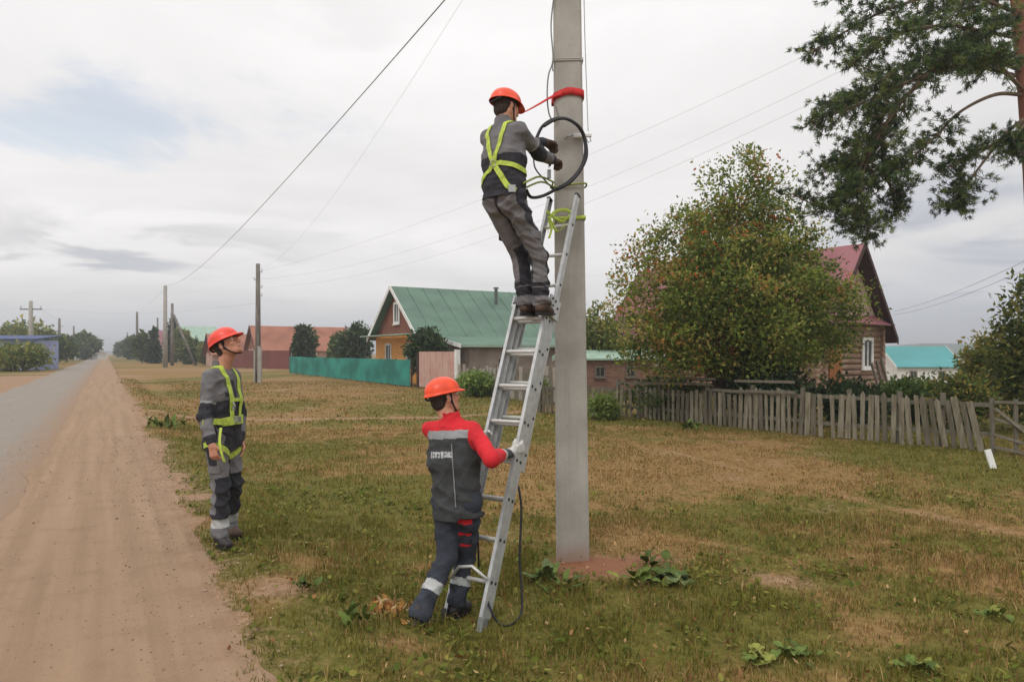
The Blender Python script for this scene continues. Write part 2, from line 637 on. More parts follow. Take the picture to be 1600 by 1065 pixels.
# fine cracks
vor = N(t, 'ShaderNodeTexVoronoi', feature='DISTANCE_TO_EDGE')
vor.inputs['Scale'].default_value = 0.9
wv = N(t, 'ShaderNodeVectorMath', operation='ADD')
nn_ = N(t, 'ShaderNodeTexNoise'); nn_.inputs['Scale'].default_value = 2.0; nn_.inputs['Detail'].default_value = 5
t.links.new(pos, nn_.inputs['Vector']); t.links.new(pos, wv.inputs[0]); t.links.new(nn_.outputs['Color'], wv.inputs[1])
t.links.new(wv.outputs[0], vor.inputs['Vector'])
crack = mth(t, 'SUBTRACT', 1.0, smooth(t, vor.outputs['Distance'], 0.0, 0.018))
crack = mth(t, 'MULTIPLY', mth(t, 'MULTIPLY', crack, smooth(t, nstreak, 0.45, 0.6)), mth(t, 'SUBTRACT', 1.0, dust))
ac = mixc(t, mth(t, 'MULTIPLY', crack, 0.55), ac, rgb(86, 82, 80))
t.links.new(ac, b.inputs['Base Color'])
b.inputs['Roughness'].default_value = 0.9
b.inputs['Specular IOR Level'].default_value = 0.08
bp = N(t, 'ShaderNodeBump'); bp.inputs['Strength'].default_value = 0.5; bp.inputs['Distance'].default_value = 0.006
t.links.new(mth(t, 'SUBTRACT', nfine, crack), bp.inputs['Height']); t.links.new(bp.outputs[0], b.inputs['Normal'])
ys_r = list(np.arange(-12, 40, 0.25)) + list(np.geomspace(40, 900, 90))
strip('road', edge_noise(-4.05, 0.22, 2.5, 3), edge_noise(-0.75, 0.05, 2.0, 4), ys_r, 0.004, rm, 10)

# dirt shoulder
dm, t, b = new_mat('packed_dirt')
g = N(t, 'ShaderNodeNewGeometry'); pos = g.outputs['Position']
sx = N(t, 'ShaderNodeSeparateXYZ'); t.links.new(pos, sx.inputs[0])
e_ = mth(t, 'ADD', sx.outputs[0], mth(t, 'MULTIPLY', sx.outputs[1], SL))
rot = N(t, 'ShaderNodeMapping'); rot.inputs['Rotation'].default_value = (0, 0, R(-30.7)); t.links.new(pos, rot.inputs[0])
st_ = N(t, 'ShaderNodeMapping'); st_.inputs['Scale'].default_value = (3.2, 0.10, 1); t.links.new(rot.outputs[0], st_.inputs[0])
ns = noise_n(t, st_.outputs[0], 2.0, 5, 0.55)
nfine = noise_n(t, pos, 70, 6, 0.75); nmid = noise_n(t, pos, 3.2, 7, 0.6); ngr = noise_n(t, pos, 22, 5, 0.7)
dc = mixc(t, smooth(t, ns, 0.25, 0.75), rgb(144, 119, 96), rgb(162, 136, 111))
dc = mixc(t, mth(t, 'MULTIPLY', smooth(t, nmid, 0.45, 0.75), 0.4), dc, rgb(130, 107, 86))
dc = mixc(t, mth(t, 'MULTIPLY', smooth(t, nfine, 0.55, 0.75), 0.5), dc, rgb(112, 88, 70))
dc = mixc(t, mth(t, 'MULTIPLY', smooth(t, ngr, 0.60, 0.74), 0.45), dc, rgb(120, 92, 72))
dc = mixc(t, mth(t, 'MULTIPLY', smooth(t, e_, 0.35, 1.1), mth(t, 'MULTIPLY', smooth(t, nmid, 0.4, 0.6), 0.5)), dc, rgb(132, 96, 70))
t.links.new(dc, b.inputs['Base Color'])
b.inputs['Roughness'].default_value = 0.95; b.inputs['Specular IOR Level'].default_value = 0.15
bp = N(t, 'ShaderNodeBump'); bp.inputs['Strength'].default_value = 0.6; bp.inputs['Distance'].default_value = 0.012
t.links.new(mth(t, 'ADD', mth(t, 'ADD', nfine, ngr), mth(t, 'MULTIPLY', ns, 0.5)), bp.inputs['Height']); t.links.new(bp.outputs[0], b.inputs['Normal'])
el_ = edge_noise(-0.95, 0.18, 1.3, 31)


def er_(y):
    return 0.86 + float((vnoise(np.array([y]), np.array([0.3]), 0.9, 33, 5, 0.6)[0] - 0.5) * 0.5)


ys_d = list(np.arange(-6, 26, 0.05)) + list(np.geomspace(26, 900, 140))
strip('dirt_shoulder', el_, er_, ys_d, 0.009, dm, 14, True)

# low far hills and tree belts that read as one mass
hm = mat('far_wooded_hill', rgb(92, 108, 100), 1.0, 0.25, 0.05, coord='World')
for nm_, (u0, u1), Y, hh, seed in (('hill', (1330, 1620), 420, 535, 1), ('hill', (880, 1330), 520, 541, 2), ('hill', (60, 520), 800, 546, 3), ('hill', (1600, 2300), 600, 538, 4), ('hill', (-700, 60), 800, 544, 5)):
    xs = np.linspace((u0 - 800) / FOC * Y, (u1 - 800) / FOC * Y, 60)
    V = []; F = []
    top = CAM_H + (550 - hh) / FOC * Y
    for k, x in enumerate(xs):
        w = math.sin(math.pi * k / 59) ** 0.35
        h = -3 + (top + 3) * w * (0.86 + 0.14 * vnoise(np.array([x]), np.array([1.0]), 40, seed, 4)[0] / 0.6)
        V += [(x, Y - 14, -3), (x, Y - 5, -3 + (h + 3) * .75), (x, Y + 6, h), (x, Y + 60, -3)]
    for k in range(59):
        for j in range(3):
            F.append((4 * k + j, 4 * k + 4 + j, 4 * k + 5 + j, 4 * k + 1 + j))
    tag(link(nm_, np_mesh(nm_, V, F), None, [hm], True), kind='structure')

# ------------------------------------------------------------------ grass and small ground plants (stuff)
rng = np.random.default_rng(7)


def blade_field(name, y0, y1, dens, hgt, wid, seed, zmax_e=None, spread=1.0):
    rg = np.random.default_rng(seed)
    X = []; Yv = []
    area_n = 0
    # sample within the widened view wedge
    n = int(dens * (y1 ** 2 - y0 ** 2) / 2 * 1.95)
    yy = np.sqrt(rg.uniform(y0 ** 2, y1 ** 2, n))
    xx = (rg.uniform(-0.85, 1.1, n)) * yy
    e = xx + SL * yy
    keep = e > 0.55
    xx, yy = xx[keep], yy[keep]
    ba, gr, rd = cover(xx, yy)
    pr = rg.uniform(0, 1, len(xx))
    clump = vnoise(xx, yy, 0.16, seed + 50, 2)
    keep = pr < np.clip(1.1 - ba * 1.25, 0.01, 1) * np.clip(0.25 + (clump - 0.30) * 2.4, 0.12, 1)
    keep &= ~((np.abs(xx - POLE_XY[0]) < 0.17) & (np.abs(yy - POLE_XY[1]) < 0.14))
    xx, yy, ba, gr, rd, clump = xx[keep], yy[keep], ba[keep], gr[keep], rd[keep], clump[keep]
    n = len(xx)
    zz = gz(xx, yy)
    tall = vnoise(xx, yy, 0.7, seed + 3, 3)
    h = hgt * rg.lognormal(0, 0.38, n) * (0.35 + 1.3 * np.clip(tall, 0, 1) ** 1.4 + 0.3 * gr) * np.clip(1.15 - ba, 0.3, 1)
    az = rg.uniform(0, 2 * np.pi, n); lean = np.abs(rg.normal(0, 0.75, n)) * spread
    wa = rg.uniform(0, 2 * np.pi, n)
    w = wid * rg.uniform(0.6, 1.5, n)
    wx, wy = np.cos(wa) * w / 2, np.sin(wa) * w / 2
    V = np.empty((n, 5, 3), np.float32)
    lx, ly = np.cos(az) * h * lean, np.sin(az) * h * lean
    V[:, 0] = np.stack([xx - wx, yy - wy, zz - 0.004], 1); V[:, 1] = np.stack([xx + wx, yy + wy, zz - 0.004], 1)
    V[:, 2] = np.stack([xx + wx * .7 + lx * .35, yy + wy * .7 + ly * .35, zz + h * .6], 1)
    V[:, 3] = np.stack([xx - wx * .7 + lx * .35, yy - wy * .7 + ly * .35, zz + h * .6], 1)
    V[:, 4] = np.stack([xx + lx, yy + ly, zz + h * np.clip(1.1 - 0.4 * lean, 0.3, 1)], 1)
    idx = np.arange(n)[:, None] * 5
    F = np.concatenate([idx + np.array([[0, 1, 2]]), idx + np.array([[0, 2, 3]]), idx + np.array([[3, 2, 4]])])
    me = np_mesh(name, V.reshape(-1, 3), F)
    isg = rg.uniform(0, 1, n) < np.clip(0.08 + gr * 0.84 + (clump - .5) * .5, 0.04, 0.95)
    greens = np.array([rgb(106, 106, 44)[:3], rgb(126, 120, 56)[:3], rgb(88, 92, 40)[:3], rgb(140, 130, 68)[:3]])
    drys = np.array([rgb(166, 136, 88)[:3], rgb(146, 112, 72)[:3], rgb(184, 156, 108)[:3], rgb(128, 94, 62)[:3]])
    c = np.where(isg[:, None], greens[rg.integers(0, 4, n)], drys[rg.integers(0, 4, n)])
    c = c * rg.uniform(0.85, 1.13, (n, 1))
    set_col(me, np.repeat(c, 5, axis=0))
    o = link(name, me, None, [GRASS])
    return tag(o, kind='stuff')


GRASS = attr_mat('grass_blades', 0.85, 0.3, 0.08)
tag(blade_field('grass', 2.6, 7.5, 3400, 0.040, 0.0058, 1), 'short patchy green and dry grass around the ladder and the pole', 'grass', kind='stuff')
tag(blade_field('grass', 7.5, 16, 900, 0.036, 0.011, 2, spread=1.3), 'dry and green grass between the workers and the picket fence', 'grass', kind='stuff')
tag(blade_field('grass', 16, 42, 120, 0.045, 0.030, 3, spread=1.3), 'brownish grass on the open ground before the green fence', 'grass', kind='stuff')

# small round-leaved weeds low in the turf
def weed_leaves():
    rg = np.random.default_rng(21)
    n = 26000
    yy = np.sqrt(rg.uniform(2.7 ** 2, 9 ** 2, n)); xx = rg.uniform(-.85, 1.05, n) * yy
    e = xx + SL * yy
    ba, gr, rd = cover(xx, yy)
    cl = vnoise(xx, yy, 0.3, 77, 3)
    keep = (e > 0.8) & (rg.uniform(0, 1, n) < np.clip((gr * 1.2 - 0.25), 0, 1) * np.clip((cl - 0.45) * 5, 0, 1))
    xx, yy = xx[keep], yy[keep]; n = len(xx)
    zz = gz(xx, yy) + rg.uniform(0.008, 0.05, n)
    s_ = rg.uniform(0.010, 0.026, n); a_ = rg.uniform(0, 6.28, n)
    tx, ty = rg.normal(0, .45, n), rg.normal(0, .45, n)
    V = np.empty((n, 6, 3), np.float32)
    for k, (r, ang) in enumerate(((1.2, 0), (.8, 1.0), (.8, 2.2), (1.0, 3.14), (.8, 4.1), (.8, 5.3))):
        dx_ = np.cos(a_ + ang) * s_ * r; dy_ = np.sin(a_ + ang) * s_ * r
        V[:, k] = np.stack([xx + dx_, yy + dy_, zz + dx_ * tx + dy_ * ty], 1)
    F = np.arange(n)[:, None] * 6 + np.arange(6)[None, :]
    me = np_mesh('weeds', V.reshape(-1, 3), F)
    pal = np.array([rgb(98, 108, 44)[:3], rgb(112, 118, 54)[:3], rgb(84, 94, 42)[:3], rgb(138, 134, 68)[:3]])
    set_col(me, np.repeat(pal[rg.integers(0, 4, n)] * rg.uniform(.7, 1.2, (n, 1)), 6, axis=0))
    tag(link('weeds', me, None, [GRASS]), 'small round leaved weeds low in the turf', 'weeds', kind='stuff')


weed_leaves()


def litter(name, label, cu, cv, rad, n, pal, size, seed):
    """dry fallen leaves and crumbs: curled little faces lying on the turf"""
    rg = np.random.default_rng(seed)
    px, py = onfield(cu, cv)
    xx = px + rg.normal(0, rad, n); yy = py + rg.normal(0, rad * 1.3, n)
    zz = gz(xx, yy) + rg.uniform(0.006, 0.035, n)
    s_ = size * rg.uniform(.5, 1.3, n); a_ = rg.uniform(0, 6.28, n)
    tx, ty = rg.normal(0, .7, n), rg.normal(0, .7, n)
    V = np.empty((n, 6, 3), np.float32)
    for k, (r, ang) in enumerate(((1.3, 0), (.7, 1.0), (.7, 2.2), (1.1, 3.14), (.7, 4.1), (.7, 5.3))):
        dx_ = np.cos(a_ + ang) * s_ * r; dy_ = np.sin(a_ + ang) * s_ * r
        V[:, k] = np.stack([xx + dx_, yy + dy_, zz + dx_ * tx + dy_ * ty + (0.3 * s_ if k in (0, 3) else 0)], 1)
    F = np.concatenate([np.arange(n)[:, None] * 6 + np.array([[0, 1, 2, 3]]), np.arange(n)[:, None] * 6 + np.array([[0, 3, 4, 5]])])
    me = np_mesh(name, V.reshape(-1, 3), F)
    pal = np.array([p[:3] for p in pal])
    set_col(me, np.repeat(pal[rg.integers(0, len(pal), n)] * rg.uniform(.8, 1.15, (n, 1)), 6, axis=0))
    return tag(link(name, me, None, [GRASS]), label, 'leaves', kind='stuff')


litter('fallen_leaves', 'dry brown and cream leaf litter beside the boot of the worker holding the ladder', 618, 972, 0.085, 170, [rgb(166, 124, 84), rgb(214, 184, 140), rgb(140, 88, 52), rgb(190, 140, 80)], 0.022, 5)
litter('fallen_leaves', 'thin scatter of dry leaves over the turf below the pole', 960, 960, 0.9, 420, [rgb(168, 128, 84), rgb(196, 164, 116), rgb(128, 84, 56)], 0.013, 6)

# pebbles on the shoulder
def pebbles():
    rg = np.random.default_rng(4)
    n = 7500
    yy = np.sqrt(rg.uniform(2.4 ** 2, 13 ** 2, n))
    e = np.where(rg.uniform(0, 1, n) < .55, rg.uniform(0.1, 1.2, n), rg.uniform(-1.6, 1.1, n))
    xx = e - SL * yy
    zz = np.maximum(gz(xx, yy), 0.009 * (e < 1.0)) + 0.002
    s_ = rg.lognormal(-5.45, 0.5, n)
    s_ = np.clip(s_, 0.002, 0.018)
    base = np.array([(1, 0, 0), (.3, .9, 0), (-.8, .6, 0), (-.8, -.6, 0), (.3, -.9, 0), (0.1, 0.1, .7)])
    a_ = rg.uniform(0, 6.28, n)
    V = np.empty((n, 6, 3), np.float32)
    for k in range(6):
        bx, by, bz = base[k]
        j = rg.uniform(.75, 1.2, n)
        V[:, k] = np.stack([xx + (np.cos(a_) * bx - np.sin(a_) * by) * s_ * j, yy + (np.sin(a_) * bx + np.cos(a_) * by) * s_ * j, zz + bz * s_ - .001], 1)
    F = np.concatenate([np.arange(n)[:, None] * 6 + np.array([[k, (k + 1) % 5, 5]]) for k in range(5)])
    me = np_mesh('pebbles', V.reshape(-1, 3), F)
    pal = np.array([rgb(150, 128, 108)[:3], rgb(120, 96, 76)[:3], rgb(164, 140, 118)[:3], rgb(98, 78, 62)[:3]])
    set_col(me, np.repeat(pal[rg.integers(0, 4, n)], 6, axis=0))
    tag(link('pebbles', me, None, [attr_mat('pebble', .9, 0)]), 'small pebbles and clods on the dirt shoulder', 'pebbles', kind='stuff')


pebbles()

# ------------------------------------------------------------------ buildings
def slab(mb, p0, p1, p2, p3, th, mi=0):
    """roof slab from four corners (counter-clockwise from outside), th thick downwards"""
    n = (Vector(p1) - Vector(p0)).cross(Vector(p3) - Vector(p0)).normalized()
    mb.prism([p3, p2, p1, p0], n * -th, mi)


M_GREENROOF = mat('green_sheet_roof', rgb(82, 112, 94), 0.55, 0.13, 0.6, stretch=(1, 1, 2.5), bump=0.15, bscale=6, coord='World')
M_GREENTRIM = mat('pale_green_trim', rgb(150, 176, 158), 0.6, 0.1, 2, coord='World')
M_WHITE = mat('white_paint', rgb(222, 222, 218), 0.6, 0.08, 3, coord='World')
M_ORANGEWALL = mat('ochre_boarding', rgb(226, 160, 84), 0.8, 0.15, 1.4, stretch=(1, 1, 12), coord='World', bump=.3, bscale=8)
M_BROWNBOARD = mat('brown_boarding', rgb(122, 74, 56), 0.85, 0.25, 2, stretch=(6, 6, .6), coord='World', bump=.3, bscale=8)
M_PINKBRICK = mat('pinkish_wall', rgb(186, 152, 136), 0.9, 0.16, 2.2, coord='World', bump=.3, bscale=10)
M_GREYWALL = mat('grey_wall', rgb(146, 134, 124), 0.9, 0.16, 1.5, coord='World', bump=.3, bscale=10)
M_GLASS, _t, _b = new_mat('window_glass')
_b.inputs['Base Color'].default_value = (0.03, 0.035, 0.04, 1); _b.inputs['Roughness'].default_value = 0.08
M_TEAL = mat('teal_sheet_fence', rgb(28, 118, 106), 0.55, 0.16, 0.7, c2=rgb(46, 146, 130), coord='World')
M_TEALROOF = mat('turquoise_sheet_roof', rgb(70, 148, 150), 0.55, 0.12, 0.25, coord='World')
M_ORROOF = mat('rust_orange_roof', rgb(144, 92, 72), 0.85, 0.14, 0.5, c2=rgb(160, 106, 84), coord='World')
M_REDROOF = mat('faded_red_roof', rgb(136, 82, 86), 0.7, 0.14, 0.6, c2=rgb(150, 96, 100), coord='World')
M_REDFENCE = mat('maroon_sheet_fence', rgb(116, 62, 54), 0.7, 0.12, 0.6, coord='World')
M_DARKWOOD = mat('dark_stained_wood', rgb(64, 42, 38), 0.85, 0.2, 3, coord='World')
M_GREYWOOD = mat('weathered_grey_wood', rgb(128, 122, 108), 0.9, 0.2, 5, c2=rgb(104, 96, 82), stretch=(4, 4, .5), bump=.5, bscale=30)
M_LOG = mat('old_log', rgb(140, 112, 92), 0.9, 0.25, 3, c2=rgb(166, 140, 120), bump=.5, bscale=12)
M_CONC = mat('concrete_grey', rgb(160, 156, 148), 0.9, 0.1, 3, bump=.3, bscale=20)


def window(parent, c, xd, nd, w, h, frame=0.09, trim=M_WHITE, mull=True, name='window'):
    """window proud of a wall: c centre, xd along the wall, nd outward"""
    xd = Vector(xd).normalized(); nd = Vector(nd).normalized(); z = Vector((0, 0, 1))
    Mx = Matrix((xd, nd, z)).transposed()
    mb = MB(); c = Vector(c)
    for s_ in (-1, 1):
        mb.box(c + xd * s_ * (w / 2 - frame / 2) + nd * .03, (frame, .07, h), Mx)
        mb.box(c + z * s_ * (h / 2 - frame / 2) + nd * .03, (w - 2 * frame, .068, frame), Mx)
    if mull: mb.box(c + nd * .025, (frame * .5, .04, h - 2 * frame), Mx)
    wo_ = mb.build(name, trim, parent)
    MB().box(c + nd * .006, (w - 2 * frame, .01, h - 2 * frame), Mx).build('pane', M_GLASS, wo_)
    MB().box(c - z * (h / 2 + .03) + nd * .06, (w + .1, .14, .05), Mx).build('sill', trim, wo_)
    return wo_


def gable_house(label, name, O, a, b, L, W, ez, rz, bz, over, mroof, mwall, mgable, mtrim, cat='house', th=0.08, side=None):
    """O: corner on the ground plan, a: ridge direction, b: across; returns the Empty and frame helpers"""
    O = Vector((O[0], O[1], 0)); a = Vector(a).normalized(); b = Vector(b).normalized(); z = Vector((0, 0, 1))
    e = empty(name, (O.x, O.y, bz), 0, label, cat)
    inv = Matrix.Translation(-e.location)

    def P(i, j, k): return O + a * i + b * j + z * k - e.location
    mb = MB()
    t_ = 0.2
    # walls butt at the corners
    mb.prism([P(0, 0, bz), P(0, W, bz), P(0, W, ez), P(0, 0, ez)], a * t_)
    mb.prism([P(L - t_, 0, bz), P(L - t_, W, bz), P(L - t_, W, ez), P(L - t_, 0, ez)], a * t_)
    mb.prism([P(t_, 0, bz), P(L - t_, 0, bz), P(L - t_, 0, ez), P(t_, 0, ez)], b * t_)
    mb.prism([P(t_, W - t_, bz), P(L - t_, W - t_, bz), P(L - t_, W - t_, ez), P(t_, W - t_, ez)], b * t_)
    if mwall is not None: mb.build('wall', mwall, e)
    for i0, s_ in ((0.02, 1), (L - t_ + .02, 1)):
        g_ = MB(); g_.prism([P(i0, 0.05, ez + .002), P(i0, W - .05, ez + .002), P(i0, W / 2, rz - .12)], a * (t_ - .04))
        g_.build('gable', mgable, e)
    sl = (rz - ez) / (W / 2)
    dz_ = over * sl
    r = MB()
    r.prism([P(-over, -over, ez - dz_ + th), P(-over, W / 2, rz + th), P(-over, W / 2, rz), P(-over, -over, ez - dz_)], a * (L + 2 * over))
    r.prism([P(-over, W + over, ez - dz_ + th), P(-over, W + over, ez - dz_), P(-over, W / 2, rz), P(-over, W / 2, rz + th)], a * (L + 2 * over))
    r.build('roof', mroof, e)
    for i_ in (-over - .04, L + over):
        for j0, s_ in ((-over, 1), (W + over, -1)):
            f = MB()
            p0 = P(i_, j0, ez - dz_ - .12); p1 = P(i_, W / 2, rz - .12)
            f.prism([p0, p1, p1 + z * (.2 + th), p0 + z * (.2 + th)], a * .04)
            f.build('barge_board', mtrim, e)
    return e, P, a, b


def seams(e, P, L, W, ez, rz, over, step, m, sides=(0, 1)):
    """standing seams of a sheet roof, each sheet joint its own low rib"""
    sl = (rz - ez) / (W / 2); n = int((L + 2 * over) / step)
    me = None
    for sd in sides:
        for k in range(1, n):
            i = -over + k * step
            if sd == 0: p0, p1 = P(i, -over, ez - over * sl + .085), P(i, W / 2 - .03, rz + .085)
            else: p0, p1 = P(i, W + over, ez - over * sl + .085), P(i, W / 2 + .03, rz + .085)
            yield p0, p1


# --- green roofed house beyond the teal fence
GN = at(652, 518, 38.0)
a_g = P_DIR; b_g = S_DIR
ez, rz_, = 2.70, 5.55
Og = Vector((GN.x, GN.y, 0)) + a_g * 0.45 + b_g * 0.45
LG, WG = 10.2, 7.6
e, P, a_, b_ = gable_house('ochre house with a large green sheet metal roof beyond the teal fence', 'green_roofed_house', Og, a_g, b_g, LG, WG, ez, rz_, -0.3, 0.45,
                           M_GREENROOF, M_ORANGEWALL, M_BROWNBOARD, M_WHITE)
mbr = None
for p0, p1 in seams(e, P, LG, WG, ez, rz_, .45, 1.05, None, (0,)):
    MB().beam(p0, p1, .022, .02, P(0, 0, 1) - P(0, 0, 0)).build('seam', M_GREENROOF, e)
window(e, P(-.0, WG / 2, 4.0), b_, -a_, 0.95, 1.35, .14)
MB().beam(P(-.55, -.3, 2.62), P(-.55, WG + .3, 2.62), .9, .06).build('eave_board', M_GREENTRIM, e)
for j in (1.7, 5.2): window(e, P(-.0, j, 1.55), b_, -a_, 1.0, 1.2, .12)
# chimney pipe
p = P(6.3, 2.6, 0); zc = ez + (rz_ - ez) * 2.6 / (WG / 2)
MB().tube([P(6.3, 2.6, zc), P(6.3, 2.6, zc + 1.0)], .11, 10).tube([P(6.3, 2.6, zc + 1.03), P(6.3, 2.6, zc + 1.12)], .17, 10).build('chimney_pipe', mat('sooty_pipe', rgb(84, 92, 88), .7), e)
# lean-to toward the street corner
LT = MB()
d0 = 3.6
z0, z1 = ez - .28, 1.92
LT.prism([P(.6, -.52, z0 + .07), P(.6, -.52, z0), P(.6, -d0 - .3, z1), P(.6, -d0 - .3, z1 + .07)], a_ * (LG + .3))
LT.build('lean_to_roof', M_GREENROOF, e)
MB().prism([P(.56, -.52, z0 - .1), P(.56, -.52, z0 + .1), P(.56, -d0 - .3, z1 + .1), P(.56, -d0 - .3, z1 - .1)], a_ * -.04).build('verge_board', M_WHITE, e)
MB().box(P(.6 + (LG + .3) / 2, -d0 - .34, z1 + .02), (LG + .3, .04, .14), Matrix((a_, b_, Vector((0, 0, 1)))).transposed()).build('gutter_board', M_GREENTRIM, e)
W3 = MB()
W3.prism([P(1.2, -d0, -.3), P(LG + .6, -d0, -.3), P(LG + .6, -d0, z1 - .03), P(1.2, -d0, z1 - .03)], b_ * .2)
W3.prism([P(1.2, -d0 + .2, -.3), P(1.2, -.02, -.3), P(1.2, -.02, z0 - .05), P(1.2, -d0 + .2, z1 + .0)], a_ * .2)
W3.build('lean_to_wall', M_GREYWALL, e)
for i in (3.2, 5.4): window(e, P(i, -d0, 1.0), a_, -b_, .7, .6, .08, M_GREYWALL)

# --- pink gate next to it, with a white post
G0 = onfield(655, 606); G1 = onfield(712, 611)
ge = empty('yard_gate', (G0[0], G0[1], FIELD), 0, 'faded pink sheet metal yard gate at the end of the teal fence', 'gate')
ga = Vector((G1[0] - G0[0], G1[1] - G0[1], 0)); gl = ga.length; ga.normalize(); gn = Vector((-ga.y, ga.x, 0))
Mg = Matrix((ga, gn, Vector((0, 0, 1)))).transposed()
M_PINK = mat('faded_pink_paint', rgb(206, 172, 158), .7, .12, 2.0, c2=rgb(188, 146, 134), coord='World')
gh = 1.75
for k in range(6):
    MB().box(ga * (gl * (k + .5) / 6) + Vector((0, 0, .08 + gh / 2)), (gl / 6 - .02, .03, gh), Mg).build('gate_panel', M_PINK, ge)
MB().box(ga * gl * .5 + gn * .04 + Vector((0, 0, .4)), (gl, .05, .07), Mg).build('rail', M_GREYWOOD, ge)
MB().box(ga * gl * .5 + gn * .04 + Vector((0, 0, 1.5)), (gl, .05, .07), Mg).build('rail', M_GREYWOOD, ge)
MB().box(ga * (gl + .14) + Vector((0, 0, .95)), (.2, .2, 1.95), Mg).build('gate_post', M_WHITE, ge)
MB().box(ga * (-.12) + Vector((0, 0, .85)), (.12, .12, 1.75), Mg).build('gate_post', M_DARKWOOD, ge)


def sheet_fence(name, label, p0, p1, h, m, post_m, seg=2.3, pitch=0.2, wave=.03, cat='fence'):
    """corrugated sheets between posts; every sheet a part"""
    p0 = Vector((p0[0], p0[1], 0)); p1 = Vector((p1[0], p1[1], 0)); d = p1 - p0; L = d.length; d.normalize(); nn = Vector((-d.y, d.x, 0))
    z0 = float(gz(p0.x, p0.y))
    e = empty(name, (p0.x, p0.y, z0), 0, label, cat)
    k = max(1, round(L / seg)); sl = L / k
    n = max(4, int(sl / pitch) * 2)
    base = None
    rr = random.Random(3)
    for i in range(k):
        if base is None:
            mb = MB(); V = []
            for j in range(n + 1):
                x = (sl - .004) * j / n; off = wave if j % 2 else 0
                for z in (0.06, h): mb.v.append(d * x + nn * off + Vector((0, 0, z)))
            for j in range(n): mb.f.append((2 * j, 2 * j + 2, 2 * j + 3, 2 * j + 1)); mb.m.append(0)
            base = mb.mesh('sheet'); base.materials.append(m)
        o_ = share('sheet', base, e, d * sl * i + Vector((0, 0, rr.uniform(-.02, .02))))
        so = o_.modifiers.new('thickness', 'SOLIDIFY'); so.thickness = .006
    pm = MB().box((0, 0, h * .5), (.08, .08, h + .06)).mesh('post'); pm.materials.append(post_m)
    for i in range(k + 1):
        share('post', pm, e, d * (sl * i - .0) - nn * .07)
    return e


sheet_fence('sheet_metal_fence', 'teal corrugated metal fence running away from the pink gate', onfield(641, 605), onfield(452, 583), 1.42, M_TEAL, M_DARKWOOD)
sheet_fence('sheet_metal_fence', 'maroon sheet fence beyond the teal one behind the bare wooden pole', onfield(452, 577), onfield(355, 574.5), 2.0, M_REDFENCE, M_DARKWOOD, 4, .5)

# --- orange roofed house
O2 = at(549, 548, 86)
e2, P2, a2, b2 = gable_house('low house with a rust orange roof behind the maroon fence', 'orange_roofed_house', O2, -P_DIR, S_DIR, 11.2, 7.0, 2.0, 4.75, -.3, .4, M_ORROOF, M_PINKBRICK, M_ORROOF, M_DARKWOOD)
for i in (2, 4.8, 7.4): window(e2, P2(i, 0, 1.3), a2, -b2, .9, 1.0, .1)
O3 = at(405, 552, 88)
e3, P3, a3, b3 = gable_house('small house with a dull red roof behind the head of the man looking up', 'red_roofed_house', O3, -P_DIR, S_DIR, 5.5, 7.0, 1.5, 3.9, -.3, .4, M_ORROOF, M_PINKBRICK, M_BROWNBOARD, M_DARKWOOD)
window(e3, P3(2.5, 0, .8), a3, -b3, .9, 1.0, .1)
# far green roofed house
O4 = at(338, 545, 150)
e4, P4, a4, b4 = gable_house('far white house with a grey green roof behind the dark spruces', 'far_house', O4, -P_DIR, S_DIR, 9, 8, 4.3, 7.3, -.3, .5, M_GREENTRIM, M_WHITE, M_WHITE, M_WHITE)
for i in (2, 4.5, 7):
    for zz_ in (1.3, 3.2): window(e4, P4(i, 0, zz_), a4, -b4, 1.1, 1.2, .12)
O5 = at(300, 548, 170)
e5, P5, a5, b5 = gable_house('far house with a dusty pink roof right of the twin utility poles', 'far_house', O5, -P_DIR, S_DIR, 7, 8, 3.2, 7.0, -.3, .5, M_REDROOF, M_WHITE, M_WHITE, M_WHITE)
for i in (2, 5): window(e5, P5(i, 0, 1.6), a5, -b5, 1.1, 1.2, .12)

# --- log house with the red gable roof behind the rowan
PK = at(1352, 374, 28.4)
gn_ = Vector((.612, -.791, 0)).normalized()      # the gable looks this way
rd = -gn_                                        # ridge runs away
gb = Vector((.791, .612, 0)).normalized()        # across the gable, left to right
WH = 5.0; LH = 11.2
over = .55
Oh = Vector((PK.x, PK.y, 0)) + rd * over - gb * (WH / 2)
ezh, rzh = 2.78, 6.05
eh, Ph, ah, bh = gable_house('old log house with a faded red roof standing behind the rowan tree', 'log_house', Oh, rd, gb, LH, WH, ezh, rzh, -.3, over, M_REDROOF, None,
                             mat('pinkish_gable_boards', rgb(196, 168, 156), .9, .2, 2.5, stretch=(5, 5, .4), coord='World', bump=.4, bscale=9), M_DARKWOOD)
# dark soffit under the overhang
sl_ = (rzh - ezh) / (WH / 2)
MB().prism([Ph(-over + .03, -over, ezh - over * sl_ - .03), Ph(-over + .03, WH / 2, rzh - .03), Ph(-over + .03, WH / 2, rzh - .06), Ph(-over + .03, -over, ezh - over * sl_ - .06)], ah * (over + .0)).prism(
    [Ph(-over + .03, WH + over, ezh - over * sl_ - .03), Ph(-over + .03, WH + over, ezh - over * sl_ - .06), Ph(-over + .03, WH / 2, rzh - .06), Ph(-over + .03, WH / 2, rzh - .03)], ah * (over + .0)).build('soffit', M_DARKWOOD, eh)
# logs, one object each
rr = random.Random(5)
lg = MB().tube([(0, 0, 0), (0, 0, 1)], .135, 8).mesh('log'); lg.materials.append(M_LOG)
lg.polygons.foreach_set('use_smooth', [len(p.vertices) == 4 for p in lg.polygons])


